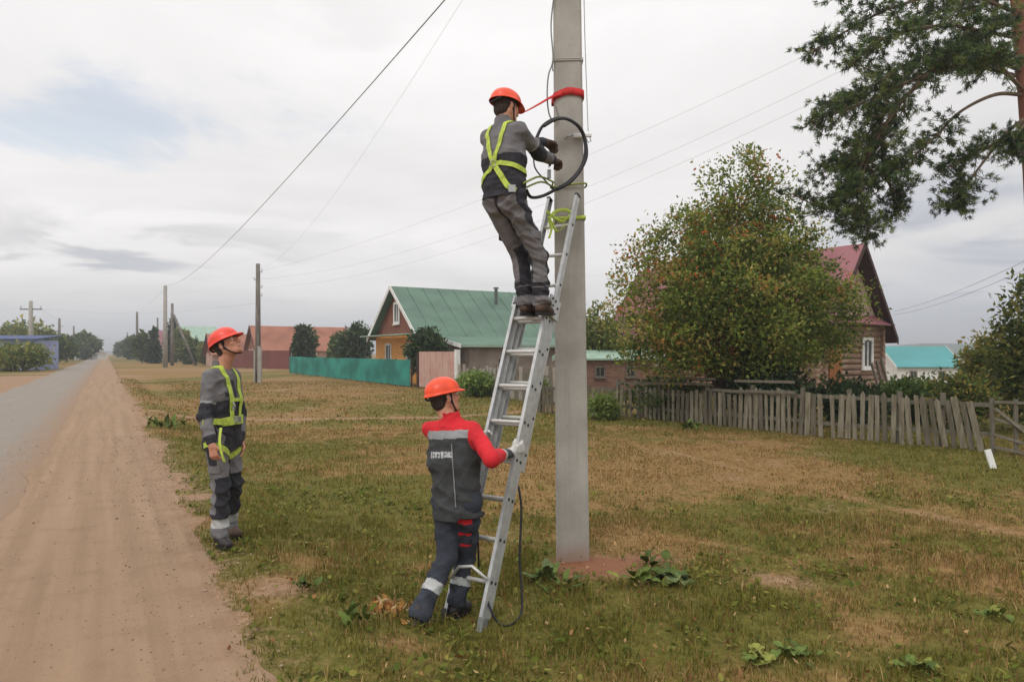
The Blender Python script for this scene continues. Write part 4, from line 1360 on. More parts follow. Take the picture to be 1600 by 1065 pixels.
for pts, nt_ in raw:
    W3 = catmull([at(*p) - PB_ for p in pts], 8)
    n = len(W3)
    r0 = .040 if nt_ > 13 else .028
    limb.tube(W3, [r0 * (1 - .8 * i / (n - 1)) for i in range(n)], 6)
    Lb_ = sum((W3[i + 1] - W3[i]).length for i in range(n - 1))
    ntw = int(nt_ * 3.6)
    for k in range(ntw):
        f = .16 + .84 * (k + rg.uniform()) / ntw
        if nt_ <= 14: f = .42 + .58 * (k + rg.uniform()) / ntw
        p = W3[min(n - 1, int(f * (n - 1)))]
        dirp = (W3[min(n - 1, int(f * (n - 1)) + 1)] - W3[max(0, int(f * (n - 1)) - 1)]).normalized()
        d = Vector(rg.normal(0, 1, 3)); d.z = d.z * .55 + .12; d = (d.normalized() + dirp * .7).normalized()
        if f > .75: d = (d + Vector((0, 0, -.25))).normalized()
        ln = rg.uniform(.18, .60) * (1.1 - .35 * f)
        mid = p + d * ln * .5 + Vector((0, 0, -.03)); end = p + d * ln + Vector((0, 0, .03))
        limb.tube([p, mid, end], [.010, .007, .004], 4, cap=False)
        for j in range(4):
            q = p + (end - p) * (1 - .2 * j) + Vector(rg.normal(0, .055, 3))
            tufts.append((q, (end - p).normalized()))
        tufts.append((end, d))
T = len(tufts)
tc_ = np.array([t[0] for t in tufts]); td = np.array([t[1] for t in tufts])
nn = 20
dd = rg.normal(0, 1, (T, nn, 3)); dd /= np.linalg.norm(dd, axis=2)[:, :, None]
dd = dd * .8 + td[:, None, :] * .75; dd /= np.linalg.norm(dd, axis=2)[:, :, None]
ln = rg.uniform(.055, .11, (T, nn))[:, :, None]
st0 = tc_[:, None, :] + rg.normal(0, .018, (T, nn, 3))
sd = rg.normal(0, 1, (T, nn, 3)); sd = np.cross(dd, sd); sd /= np.linalg.norm(sd, axis=2)[:, :, None]
w_ = .0075
Vn = np.stack([st0 - sd * w_, st0 + sd * w_, st0 + dd * ln + sd * w_ * .4], 2).reshape(-1, 3)
Fn = np.arange(T * nn)[:, None] * 3 + np.arange(3)[None]
me = np_mesh('crown', Vn, Fn)
pn = 1.12 * np.array([rgb(86, 107, 58)[:3], rgb(67, 88, 53)[:3], rgb(111, 125, 67)[:3], rgb(53, 70, 46)[:3]])
cidx = rg.integers(0, 4, T)
set_col(me, np.repeat(pn[cidx] * rg.uniform(.75, 1.2, (T, 1)), nn * 3, axis=0))
link('crown', me, pe, [NEED])
limb.build('limbs', BARK, pe)

# ------------------------------------------------------------------ broad leaved ground plants
def big_leaf(L, W, rr_):
    V = []; F = []
    nn_ = 6
    for i in range(nn_ + 1):
        f = i / nn_
        w = W * math.sin(math.pi * min(1, f ** .75 * .96 + .04)) * .5
        z = .10 * L * math.sin(f * 2.6) - .12 * L * f * f
        j = rr_.uniform(-.012, .012)
        V += [(-w, f * L, z + .25 * w + j), (0, f * L, z), (w, f * L, z + .25 * w - j)]
    for i in range(nn_):
        for k in range(2):
            a_ = 3 * i + k; F.append((a_, a_ + 1, a_ + 4, a_ + 3))
    return V, F


def plant(label, u, v, n, L, W, pal, seed, spread=.06, tilt=(.25, .9)):
    x, y = onfield(u, v)
    rr_ = random.Random(seed)
    e = empty('broad_leaved_plant', (x, y, float(gz(x, y))), 0, label, 'plant')
    bases = []
    for k in range(3):
        V, F = big_leaf(L, W, rr_)
        m_ = np_mesh('leaf', V, F)
        m_.polygons.foreach_set('use_smooth', [True] * len(m_.polygons))
        m_.materials.append(pal[k % len(pal)])
        bases.append(m_)
    for k in range(n):
        az = 6.283 * k / n + rr_.uniform(-.4, .4)
        sc = rr_.uniform(.55, 1.15)
        o_ = share('leaf', rr_.choice(bases), e, (rr_.gauss(0, spread), rr_.gauss(0, spread), .01 + rr_.uniform(0, .03)), (rr_.uniform(*tilt), rr_.uniform(-.25, .25), az), (sc, sc, sc))
    return e


def leafm(nm, c):
    m_ = mat(nm, c, .75, .2, 18, bump=.4, bscale=40, spec=.15)
    return m_


L_A = leafm('grey_green_leaf', rgb(100, 112, 72)); L_B = leafm('fresh_green_leaf', rgb(96, 112, 54)); L_C = leafm('yellow_green_leaf', rgb(130, 134, 66)); L_D = leafm('dark_green_leaf', rgb(76, 90, 42))
plant('large grey green burdock flat on the grass right of the pole foot', 1058, 908, 18, .20, .12, [L_A, L_A, L_D], 1, .05, (.0, .35))
plant('bright green upright weed left of the flat burdock', 1000, 912, 13, .15, .065, [L_B, L_B, L_C], 2)
plant('small dark green weed behind the burdock', 1022, 882, 8, .15, .08, [L_D, L_B], 3)
plant('dark leafy weed between the ladder foot and the pole', 845, 905, 13, .19, .09, [L_D, L_A, L_B], 4)
plant('small dark weed just left of the pole foot', 868, 915, 8, .16, .06, [L_D, L_B], 41)
plant('bright yellow green plant at the bottom edge right of the pole', 1188, 1040, 20, .10, .055, [L_C, L_B, L_C], 5, .05, (.1, .6))
plant('darker green plant right of the yellow green one at the bottom edge', 1245, 1026, 16, .10, .055, [L_B, L_D], 6, .05, (.1, .5))
plant('yellow green weed near the bottom right corner', 1440, 1052, 16, .09, .05, [L_C, L_B, L_D], 7, .04, (.1, .6))
plant('low pale weed on the grass at the right', 1560, 968, 14, .09, .045, [L_B, L_C], 8)
plant('dark green weed tuft on the road edge left of the standing man', 255, 682, 22, .28, .09, [L_D, L_B], 9, .25, (.3, 1.2))
plant('dark weed tuft at the foot of the picket fence', 1085, 672, 16, .3, .09, [L_D, L_B], 10, .2, (.5, 1.3))
plant('leafy tuft on the shoulder edge near the dirt', 480, 962, 9, .11, .05, [L_D, L_B], 12, .04, (.2, 1.0))
plant('green tuft below the road edge in the lower middle', 560, 1020, 10, .13, .04, [L_D, L_B], 13, .05, (.5, 1.3))

# ------------------------------------------------------------------ concrete pole and things on it
M_POLE, t, b = new_mat('cast_concrete')
g = N(t, 'ShaderNodeNewGeometry'); pos = g.outputs['Position']
n1_ = noise_n(t, pos, 2.2, 7, .6); n2_ = noise_n(t, pos, 60, 5, .7)
st_ = N(t, 'ShaderNodeMapping'); st_.inputs['Scale'].default_value = (14, 14, .5); t.links.new(pos, st_.inputs[0])
n3_ = noise_n(t, st_.outputs[0], 1.0, 6, .6)
c = mixc(t, smooth(t, n1_, .35, .7), rgb(162, 158, 151), rgb(186, 182, 174))
c = mixc(t, mth(t, 'MULTIPLY', smooth(t, n3_, .5, .75), .5), c, rgb(142, 137, 129))
c = mixc(t, mth(t, 'MULTIPLY', smooth(t, n2_, .58, .72), .65), c, rgb(112, 108, 101))
sx = N(t, 'ShaderNodeSeparateXYZ'); t.links.new(pos, sx.inputs[0])
c = mixc(t, mth(t, 'MULTIPLY', mth(t, 'SUBTRACT', 1.0, smooth(t, mth(t, 'ADD', sx.outputs[2], mth(t, 'MULTIPLY', n1_, .2)), -.12, .12)), .6), c, rgb(150, 112, 88))
t.links.new(c, b.inputs['Base Color']); b.inputs['Roughness'].default_value = .92; b.inputs['Specular IOR Level'].default_value = .2
bp = N(t, 'ShaderNodeBump'); bp.inputs['Strength'].default_value = .4; bp.inputs['Distance'].default_value = .004
t.links.new(mth(t, 'ADD', n2_, n3_), bp.inputs['Height']); t.links.new(bp.outputs[0], b.inputs['Normal'])

PX, PY = POLE_XY


def pole_c(z):      # centre of the slightly leaning pole at height z
    return PX - .0098 * (z + .2)


def pole_w(z):
    return .285 - (z + .2) * .0098


pole = empty('concrete_utility_pole', (PX, PY, FIELD), 0, 'thick tapered concrete utility pole that the ladder leans on', 'utility pole')
mb = MB()
lv = [-.35, 0, 1, 2, 3, 4, 5, 6, 7, 8.0]
for z in lv:
    w = pole_w(z) / 2; dpt = .10 + .0 * z; ch = .018; cx_ = pole_c(z) - PX
    for x, y in ((-w + ch, -dpt), (w - ch, -dpt), (w, -dpt + ch), (w * .93, dpt - ch), (w * .93 - ch, dpt), (-w * .93 + ch, dpt), (-w * .93, dpt - ch), (-w, -dpt + ch)):
        mb.v.append(Vector((cx_ + x, y, z + .2)))
for k in range(len(lv) - 1):
    for j in range(8):
        a_ = k * 8 + j; b2_ = k * 8 + (j + 1) % 8
        mb.f.append((a_, b2_, b2_ + 8, a_ + 8)); mb.m.append(0)
mb.f.append(tuple(range((len(lv) - 1) * 8, len(lv) * 8))); mb.m.append(0)
mb.build('shaft', M_POLE, pole)
M_STEEL = mat('galvanised_steel', rgb(170, 172, 172), .45, .1, 8, metal=.7)
M_WIRE = mat('pale_wire', rgb(176, 176, 170), .6, .1, 8)
M_BLACK = mat('black_rubber', rgb(30, 30, 32), .55, .2, 8)
M_ORRED = mat('red_webbing', rgb(196, 44, 42), .8, .12, 30, bump=.3, bscale=200)
YF = PY - .10     # front face


def band(z0, zslope, r, gap=.006, n=1):
    """closed loop round the pole at height z0, sloping with x"""
    w = pole_w(z0) / 2 + gap; d_ = .10 + gap; cx_ = pole_c(z0)
    pts = []
    for x, y in ((-w, -d_), (0, -d_), (w, -d_), (w, 0), (w * .95, d_), (0, d_), (-w * .95, d_), (-w, 0), (-w, -d_)):
        pts.append(Vector((cx_ + x, PY + y, z0 + zslope * (x + w) + random.Random(int(z0 * 1000)).uniform(-.002, .002))))
    return pts


zt = at(865, 95, YF).z
o = MB().tube([p - Vector((PX, PY, FIELD)) for p in band(zt, .03, 0)], .005, 5).tube([p - Vector((PX, PY, FIELD)) for p in band(zt + .012, .03, 0)], .004, 5).build('wire_tie', M_WIRE, pole)
# hook bracket higher up with crossarm above the frame
MB().beam((-.9, -.13, 7.3), (.9, -.13, 7.3), .08, .08, (0, 1, 0)).build('crossarm', M_STEEL, pole)
for x in (-.8, .8):
    MB().tube([(x, -.13, 7.34), (x, -.13, 7.5), (x, -.13, 7.56), (x, -.13, 7.62)], [.02, .05, .06, .03], 10).build('insulator', mat('brown_glaze', rgb(92, 60, 44), .25), pole)

# thin service cable beside the pole
pts = catmull([at(866, -10, YF - .02), at(861, 40, YF - .02), at(864, 92, YF - .03), at(857, 118, YF - .03), at(855, 150, YF - .03), at(858, 178, YF - .03), at(866, 190, YF - .02), at(872, 180, YF - .02), at(868, 165, YF - .015)], 6)
tag(MB().tube(pts, .0065, 6).build('service_cable', mat('grey_cable', rgb(130, 132, 128), .6), None, True), 'thin grey cable hanging down the left side of the concrete pole', 'cable')
pts = catmull([at(912, -30, PY + .02), at(914, 60, PY + .05), at(917, 150, PY + .06), at(919, 205, PY + .02)], 6)
tag(MB().tube(pts, .004, 5).build('service_cable', mat('pale_thin_cable', rgb(196, 196, 196), .6), None, True), 'very thin pale wire hanging along the right side of the concrete pole', 'cable')

# red sling with its tail
mb = MB()
zr = at(865, 147, YF).z
P9 = []
w = pole_w(zr) / 2 + .006; d_ = .106; cxx = pole_c(zr)
loop = [(-w, -d_, -.025), (-w * .4, -d_ - .004, .008), (0, -d_ - .006, .022), (w * .5, -d_ - .004, .018), (w, -d_, .0), (w + .003, 0, .0), (w * .95, d_, 0), (0, d_, 0), (-w * .95, d_, 0), (-w - .003, 0, -.02), (-w, -d_, -.03)]
lp = [Vector((cxx + x, PY + y, zr + z)) for x, y, z in loop]
ribbon(mb, catmull(lp, 4), Vector((0, 0, 1)), .062, .004)
tail = catmull([Vector((cxx - w * .5, YF - .012, zr + .0)), Vector((cxx - w - .015, YF - .03, zr - .035)), at(845, 161, YF - .1), at(829, 170, YF - .2), at(815, 177, YF - .30)], 6)
ribbon(mb, tail, [Vector((0.1, .5, 1)).lerp(Vector((0, .9, .45)), i / (len(tail) - 1)) for i in range(len(tail))], .036, .004)
tag(mb.build('red_sling', M_ORRED, None, True), 'red webbing sling looped round the concrete pole above the coil', 'strap')

# black cable coil
mb = MB()
cp = [at(838, 216, 5.66), at(848, 197, 5.69), at(866, 186, 5.70), at(886, 186, 5.71), at(903, 197, 5.72), at(913, 217, 5.73), at(914, 243, 5.72), at(905, 266, 5.70), at(888, 284, 5.68), at(868, 296, 5.64),
      at(848, 306, 5.58), at(830, 308, 5.50), at(822, 296, 5.46)]
mb.tube(catmull(cp, 7), .0135, 8)
cp2 = [p + Vector((.012, -.02, -.012)) * (1 if i % 2 else .6) for i, p in enumerate(cp[1:10])]
mb.tube(catmull(cp2, 7), .0115, 8)
cp3 = [at(836, 222, 5.64), at(834, 240, 5.58), at(836, 262, 5.55), at(850, 280, 5.6), at(866, 296, 5.64)]
mb.tube(catmull(cp3, 6), .006, 6)
tag(mb.build('cable_coil', M_BLACK, None, True), 'big loop of black cable held against the concrete pole', 'cable')

# anchor clamp
c0 = at(905, 212, YF - .03)
ce = empty('anchor_clamp', c0, 0, 'small pale metal anchor clamp on the right edge of the concrete pole', 'clamp')
MB().box((0, 0, 0), (.10, .03, .035)).box((.075, .0, .002), (.06, .024, .028)).build('body', M_WHITE, ce, False, .004)
MB().tube([(-.05, -.01, .0), (-.10, .0, -.005), (-.12, .01, -.02)], .008, 6).build('hook', M_STEEL, ce, True)
MB().tube([(.09, 0, -.01), (.1, 0, -.045), (.08, 0, -.06), (.06, 0, -.02)], .005, 6).build('shackle', M_STEEL, ce, True)

# ------------------------------------------------------------------ aluminium ladder
LF = Vector((*onfield(753, 980), FIELD))                       # foot of the right front stile
LTc = at(906, 308, YF - .09)                                   # top of the extended section
h_ = Vector((LTc.x - LF.x, LTc.y - LF.y, 0)); hd = h_.normalized()
tilt = math.atan2(h_.length, LTc.z - LF.z)
nrm = Vector((hd.x * math.cos(tilt), hd.y * math.cos(tilt), -math.sin(tilt)))    # away from the climber
LT_ = LTc - nrm * .135
Ldir = (LT_ - LF).normalized()
rdir = Vector((-hd.y, hd.x, 0))                                # right stile to left stile
nrm = Ldir.cross(rdir).normalized()
if nrm.y < 0: nrm = -nrm
LLEN = (LT_ - LF).length
LW = .305
M_ALU = mat('ladder_aluminium', rgb(188, 190, 190), .42, .1, 20, metal=.35, bump=.1, bscale=50)
M_ALU2 = mat('brushed_rung', rgb(205, 205, 200), .4, .08, 20, metal=.3)
M_CAP = mat('dark_plug', rgb(48, 50, 52), .6)
lad = empty('extension_ladder', LF, 0, 'three part aluminium extension ladder leaning on the concrete pole', 'ladder')


def LP(s_, r=0.0, n=0.0):
    """ladder coordinates to world: s along, r from right to left stile, n away from the climber"""
    return LF + Ldir * s_ + rdir * r + nrm * n


def LL(s_, r=0.0, n=0.0):
    return LP(s_, r, n) - LF


MS = Matrix((rdir, nrm, Ldir)).transposed()
SEC = 2.36
for k, (n0, s0, ins) in enumerate(((0.0, 0.0, 0.0), (.064, .06, .006), (.128, LLEN - SEC, .012))):
    # U shaped stile profile: web plus two flanges
    for side in (0, 1):
        r_ = ins if side == 0 else LW - ins
        sg = 1 if side == 0 else -1
        mb = MB()
        mb.box(LL(s0 + SEC / 2, r_, n0), (.004, .058, SEC), MS)
        for q in (-1, 1): mb.box(LL(s0 + SEC / 2, r_ + sg * .0125, n0 + q * .027), (.021, .004, SEC), MS)
        st = mb.build('stile', M_ALU, lad)
        MB().box(LL(s0 + SEC + .008, r_ + sg * .008, n0), (.03, .06, .016), MS).build('end_cap', M_CAP, st)
    if k == 0: rung_s = [.285 + .28 * i for i in range(8)]
    elif k == 1: rung_s = [.285 + .28 * i for i in range(8)]
    else: rung_s = [LLEN - SEC + .12 + .28 * i for i in range(9)]
    rm_ = MB().tube([(0.003, 0, 0), (LW - 2 * ins - .003, 0, 0)], .0145, 10).mesh('rung'); rm_.materials.append(M_ALU2)
    pm_ = MB().tube([(-.005, 0, 0), (.0, 0, 0)], .012, 8).mesh('rung_plug'); pm_.materials.append(M_CAP)
    Q = Matrix((rdir, nrm, Ldir)).transposed().to_euler()
    for s_ in rung_s:
        if s_ > s0 + SEC - .05: continue
        r_ = share('rung', rm_, lad, LL(s_, ins, n0), Q)
        pl_ = share('rung_plug', pm_, r_)
# guide brackets at the top of the lower sections, with hooks
for side in (0, 1):
    r_ = -.012 if side == 0 else LW + .012
    mb = MB()
    mb.box(LL(SEC + .03, r_, .06), (.018, .17, .10), MS)
    mb.box(LL(SEC - .05, r_, .09), (.02, .11, .07), MS)
    gb_ = mb.build('guide_bracket', M_ALU, lad, False, .003)
    for s_, n_ in ((SEC + .05, .0), (SEC + .05, .05), (SEC + .01, .1), (SEC - .05, .07), (SEC + .0, .02)):
        MB().tube([LL(s_, r_ - (.012 if side == 0 else -.012), n_), LL(s_, r_ - (.018 if side == 0 else -.018), n_)], .009, 8).build('bolt', M_CAP, gb_)
for side in (0, 1):
    r_ = .0 if side == 0 else LW
    mb = MB(); mb.box(LL(.02, r_, .0), (.04, .075, .09), MS); mb.box(LL(-.03, r_, .0), (.05, .09, .03), MS)
    mb.build('rubber_foot', mat('grey_rubber', rgb(120, 124, 122), .8) if side == 0 else M_CAP, lad, False, .006)
# hinged stay between the stiles near the bottom
mb = MB().tube([LL(.30, .01, -.05), LL(.36, .12, -.09), LL(.34, .22, -.09), LL(.26, LW - .01, -.05)], .011, 8)
mb.build('stay_bar', M_ALU2, lad, True)

# black rope hanging from the ladder
mb = MB()
mb.tube(catmull([LP(.95, -.03, .05), LP(.80, -.06, .10), at(812, 870, 4.72), at(815, 920, 4.66), at(814, 958, 4.60), at(796, 976, 4.52), at(778, 972, 4.50), at(764, 945, 4.52), at(758, 915, 4.60), LP(.42, .05, .08)], 7), .0085, 7)
mb.tube(catmull([LP(1.02, .33, .05), at(743, 815, 4.85), at(747, 850, 4.84), at(748, 885, 4.83)], 6), .0075, 7)
tag(mb.build('pull_rope', M_BLACK, None, True), 'black pull rope dangling from the ladder down to the grass', 'rope')

# yellow green sling tying the ladder top to the pole
M_LIME = mat('lime_webbing', rgb(186, 206, 84), .75, .12, 30, bump=.3, bscale=200)
M_OLIVE = mat('olive_webbing', rgb(140, 150, 66), .8, .15, 30, bump=.3, bscale=200)
mb = MB()
zs = at(870, 338, YF).z
ribbon(mb, catmull([at(856, 362, 5.58), at(860, 340, 5.62), at(868, 330, 5.66), at(884, 328, 5.70), at(895, 333, 5.66)], 5), Vector((0, .2, 1)), .030, .004)
ribbon(mb, catmull([at(854, 330, 5.62), at(866, 340, 5.66), at(880, 346, 5.69), at(890, 336, 5.66)], 5), Vector((.2, 0, 1)), .026, .004)
ribbon(mb, catmull([at(857, 338, 5.60), at(864, 352, 5.62), at(872, 362, 5.64), at(884, 350, 5.66)], 5), Vector((.8, 0, .6)), .022, .004)
ribbon(mb, catmull([at(858, 372, 5.56), at(862, 356, 5.60), at(858, 344, 5.62), at(868, 334, 5.66)], 5), Vector((1, 0, .3)), .02, .004)
bd = band(zs - .02, .05, 0, .008)
ribbon(mb, bd, Vector((0, 0, 1)), .03, .004)
tag(mb.build('lime_sling', M_LIME, None, True), 'yellow green webbing lashing the ladder top to the pole', 'strap')

# ------------------------------------------------------------------ wooden and concrete poles down the street
M_OLDPOLE = mat('old_pole_wood', rgb(104, 98, 92), .95, .2, 3, c2=rgb(132, 126, 118), stretch=(3, 3, .4), coord='World')


def utility_pole(label, u, v0, v1, wpx, kind='plain', concrete=False, left=False, arm=0.0, footing=False):
    zb = 0.0 if left else FIELD
    Y = (CAM_H - zb) * FOC / (v1 - 550.0)
    x = (u - 800) / FOC * Y
    top = CAM_H + (550 - v0) / FOC * Y
    r = max(.07, wpx / FOC * Y / 2)
    e = empty('utility_pole', (x, Y, zb), 0, label, 'utility pole')
    H = top - zb
    MB().tube([(0, 0, -.2), (0, 0, H * .5), (0, 0, H)], [r * 1.15, r, r * .8], 10).build('shaft', M_CONC if concrete else M_OLDPOLE, e, True)
    if arm:
        MB().beam((-arm, 0, H - .9), (arm, 0, H - .9), .12, .12, (0, 1, 0)).build('crossarm', M_OLDPOLE, e)
        for x_ in (-arm * .9, arm * .9):
            MB().tube([(x_, 0, H - .84), (x_, 0, H - .55)], [.05, .06], 8).build('insulator', M_WIRE, e)
    if kind == 'pins':
        for j, (z_, s_) in enumerate(((H - .5, 1), (H - .95, -1), (H - 1.4, 1), (H - 1.9, 1))):
            MB().tube([(0, 0, z_), (s_ * .22, 0, z_ + .02), (s_ * .24, 0, z_ + .16)], .03, 6).build('insulator', M_WIRE, e)
    if footing:
        MB().box((.14, -.1, 1.0), (.2, .2, 2.3)).box((-.16, .05, .9), (.17, .18, 2.0)).build('concrete_stub', M_CONC, e)
    if kind == 'strut':
        MB().tube([(3.4, -.5, -.1), (.2, 0, H * .82)], [r * .8, r * .7], 8).build('strut', M_OLDPOLE, e, True)
    return e, Vector((x, Y, top))


_, T_WOOD = utility_pole('bare brown wooden pole on concrete stubs right of the man looking up', 403, 412, 598, 8, 'pins', footing=True)
_, T_BIG = utility_pole('tall grey pole of the pair down the street left of the man looking up', 258, 446, 574, 6.5, 'pins', concrete=True)
_, T_STR = utility_pole('pole with a slanting strut right of the tall grey one', 269, 474, 571, 5, 'strut')
_, T_213 = utility_pole('thin pole on the right side of the street where the trees begin', 214, 487, 563, 4, 'plain')
utility_pole('short thin pole among the trees before the far poles', 246, 496, 566, 3, 'plain')
utility_pole('tiny pole nearest to the end of the street on its right', 199, 519, 557, 2.4, 'plain')
_, T_48 = utility_pole('grey pole with a crossarm in front of the blue shed', 48, 470, 573, 6.5, 'plain', concrete=True, left=True, arm=1.2)
_, T_93 = utility_pole('second pole on the left side of the street right of the crossarm one', 92.5, 497, 562, 4.2, 'plain', left=True)
_, T_115 = utility_pole('third smaller pole on the left side of the street', 115, 509, 558.5, 3, 'plain', left=True)
utility_pole('fourth tiny pole on the left side of the street before the rounded tree', 127, 522, 556.5, 2, 'plain', left=True)

M_LINE = mat('weathered_conductor', rgb(166, 168, 173), .7)


def wire(label, a_, b_, sag, r, n=36, m=None):
    a_ = Vector(a_); b_ = Vector(b_)
    pts = [a_.lerp(b_, i / n) - Vector((0, 0, sag * 4 * (i / n) * (1 - i / n))) for i in range(n + 1)]
    mb = MB().tube(pts, [max(r, .00008 * p.y) for p in pts], 5)
    return tag(mb.build('overhead_wire', m or M_LINE, None, True), label, 'wire')


near_l = at(690, 0, 9.5)
wire('heavy overhead wire rising from the tall grey pole to the top edge of the view', T_BIG, near_l + (near_l - T_BIG) * .12 + Vector((0, 0, .5)), 1.3, .010)
wire('faint overhead wire from the bare wooden pole towards the top edge', T_WOOD + Vector((0, 0, -.3)), at(760, -60, 9), .9, .002)
p_off = at(1760, -120, 15.0)
wire('highest of the overhead wires passing behind the concrete pole to the upper right', T_WOOD + Vector((.2, 0, -.4)), p_off + Vector((0, 0, .6)), 1.0, .004)
wire('middle one of the overhead wires passing behind the concrete pole to the upper right', T_WOOD + Vector((.2, 0, -.9)), p_off + Vector((0, 0, .0)), 1.6, .004)
wire('lowest of the overhead wires passing behind the concrete pole to the upper right', T_WOOD + Vector((.2, 0, -1.4)), p_off + Vector((0.3, 0, -.25)), 1.75, .004)
wire('upper of the two wires between the log house gable and the right edge', Vector((16.9, 30.2, 3.4)), at(1760, 326, 13), .25, .006)
wire('lower of the two wires between the log house gable and the right edge', Vector((16.9, 30.2, 3.25)), at(1760, 344, 13), .28, .006)
wire('level wire across the street between the far left and right poles', T_48 + Vector((0, 0, -.8)), T_213 + Vector((0, 0, -.1)), .3, .01)
wire('level wire from the right side poles to the bare wooden pole', T_213 + Vector((0, 0, -.1)), T_WOOD + Vector((0, 0, -2.3)), .3, .006)
wire('wire along the right side poles into the distance', T_BIG + Vector((0, 0, -.3)), T_213, .3, .01)
wire('wire along the left side poles into the distance', T_48 + Vector((1, 0, -.8)), T_93, .3, .01)

# ------------------------------------------------------------------ people: signed distance bodies, surface nets
class Field:
    def __init__(s, lo, hi, h):
        s.lo = np.array(lo, float); s.h = h
        s.n = np.ceil((np.array(hi) - s.lo) / h).astype(int) + 1
        s.d = np.full(s.n, 0.5, np.float32)

    def sub(s, lo, hi):
        a = np.clip(np.floor((np.array(lo) - s.lo) / s.h).astype(int), 0, s.n - 1)
        b = np.clip(np.ceil((np.array(hi) - s.lo) / s.h).astype(int) + 1, 1, s.n)
        if np.any(b <= a): return None
        ax = [s.lo[i] + np.arange(a[i], b[i]) * s.h for i in range(3)]
        X, Y, Z = np.meshgrid(*ax, indexing='ij')
        return tuple(slice(a[i], b[i]) for i in range(3)), X, Y, Z

    def blend(s, sl, d, k, sub=False):
        o = s.d[sl]
        if sub:
            d = -d
            hh = np.clip(.5 - .5 * (o - d) / k, 0, 1) if k > 0 else None
            s.d[sl] = np.maximum(o, d) if k <= 0 else (o * (1 - hh) + d * hh + k * hh * (1 - hh))
            return
        if k <= 0:
            s.d[sl] = np.minimum(o, d); return
        hh = np.clip(.5 + .5 * (o - d) / k, 0, 1)
        s.d[sl] = o * (1 - hh) + d * hh - k * hh * (1 - hh)

    def cap(s, a, b, ra, rb, k=.02, sub=False):
        a = np.array(a, float); b = np.array(b, float); m = max(ra, rb) + .09
        r = s.sub(np.minimum(a, b) - m, np.maximum(a, b) + m)
        if r is None: return
        sl, X, Y, Z = r
        ab = b - a; L = max(1e-9, float(ab @ ab))
        t = np.clip(((X - a[0]) * ab[0] + (Y - a[1]) * ab[1] + (Z - a[2]) * ab[2]) / L, 0, 1)
        d = np.sqrt((X - a[0] - t * ab[0]) ** 2 + (Y - a[1] - t * ab[1]) ** 2 + (Z - a[2] - t * ab[2]) ** 2) - (ra + (rb - ra) * t)
        s.blend(sl, d, k, sub)

    def ell(s, c, r, Mx=None, k=.02, sub=False):
        c = np.array(c, float); r = np.array(r, float); m = r.max() + .08
        q = s.sub(c - m, c + m)
        if q is None: return
        sl, X, Y, Z = q
        P_ = np.stack([X - c[0], Y - c[1], Z - c[2]], -1)
        if Mx is not None: P_ = P_ @ np.array(Mx)      # columns are the local axes
        k0 = np.linalg.norm(P_ / r, axis=-1); k1 = np.linalg.norm(P_ / (r * r), axis=-1) + 1e-9
        s.blend(sl, k0 * (k0 - 1) / k1, k, sub)

    def plane_cut(s, p, n):
        """remove everything on the side n points to"""
        ax = [s.lo[i] + np.arange(s.n[i]) * s.h for i in range(3)]
        X, Y, Z = np.meshgrid(*ax, indexing='ij')
        d = (X - p[0]) * n[0] + (Y - p[1]) * n[1] + (Z - p[2]) * n[2]
        s.d = np.maximum(s.d, d.astype(np.float32))

    def mesh(s):
        D = s.d; n = np.array(D.shape)
        ins = D < 0
        cnt = np.zeros(n - 1, np.float32); acc = np.zeros(tuple(n - 1) + (3,), np.float32)
        for ax in range(3):
            a = [slice(None)] * 3; b = [slice(None)] * 3
            a[ax] = slice(0, -1); b[ax] = slice(1, None)
            d0 = D[tuple(a)]; d1 = D[tuple(b)]
            cr = (d0 < 0) != (d1 < 0)
            t = np.where(cr, d0 / np.where(cr, d0 - d1, 1), 0)
            oth = [i for i in range(3) if i != ax]
            for i in (0, 1):
                for j in (0, 1):
                    sl = [slice(None)] * 3
                    sl[oth[0]] = slice(i, n[oth[0]] - 1 + i); sl[oth[1]] = slice(j, n[oth[1]] - 1 + j)
                    c_ = cr[tuple(sl)]; t_ = t[tuple(sl)]
                    cnt += c_
                    acc[..., ax] += np.where(c_, t_, 0); acc[..., oth[0]] += c_ * i; acc[..., oth[1]] += c_ * j
        act = cnt > 0
        idx = np.full(n - 1, -1, np.int64); idx[act] = np.arange(act.sum())
        cell = np.argwhere(act)
        V = s.lo + (cell + acc[act] / cnt[act][:, None]) * s.h
        F = []
        for ax in range(3):
            a = [slice(1, -1)] * 3; b = [slice(1, -1)] * 3
            a[ax] = slice(0, -1); b[ax] = slice(1, None)
            i0 = ins[tuple(a)]; i1 = ins[tuple(b)]
            o1, o2 = [(1, 2), (2, 0), (0, 1)][ax]
            for flag, flip in ((i0 & ~i1, False), (~i0 & i1, True)):
                q = np.argwhere(flag)
                if len(q) == 0: continue
                q = q + 1; q[:, ax] -= 1
                e1 = np.zeros(3, int); e1[o1] = 1; e2 = np.zeros(3, int); e2[o2] = 1
                f = np.stack([idx[tuple((q - e1 - e2).T)], idx[tuple((q - e2).T)], idx[tuple(q.T)], idx[tuple((q - e1).T)]], 1)
                F.append(f[:, ::-1] if flip else f)
        F = np.concatenate(F)
        F = F[(F >= 0).all(1)]
        return V, F


def relax(V, F, it=2, lam=.5):
    n = len(V)
    for _ in range(it):
        acc = np.zeros_like(V); c = np.zeros(n)
        for k in range(4):
            a = F[:, k]; b_ = F[:, (k + 1) % 4]
            np.add.at(acc, a, V[b_]); np.add.at(c, a, 1); np.add.at(acc, b_, V[a]); np.add.at(c, b_, 1)
        V = V + lam * (acc / np.maximum(c, 1)[:, None] - V)
    return V


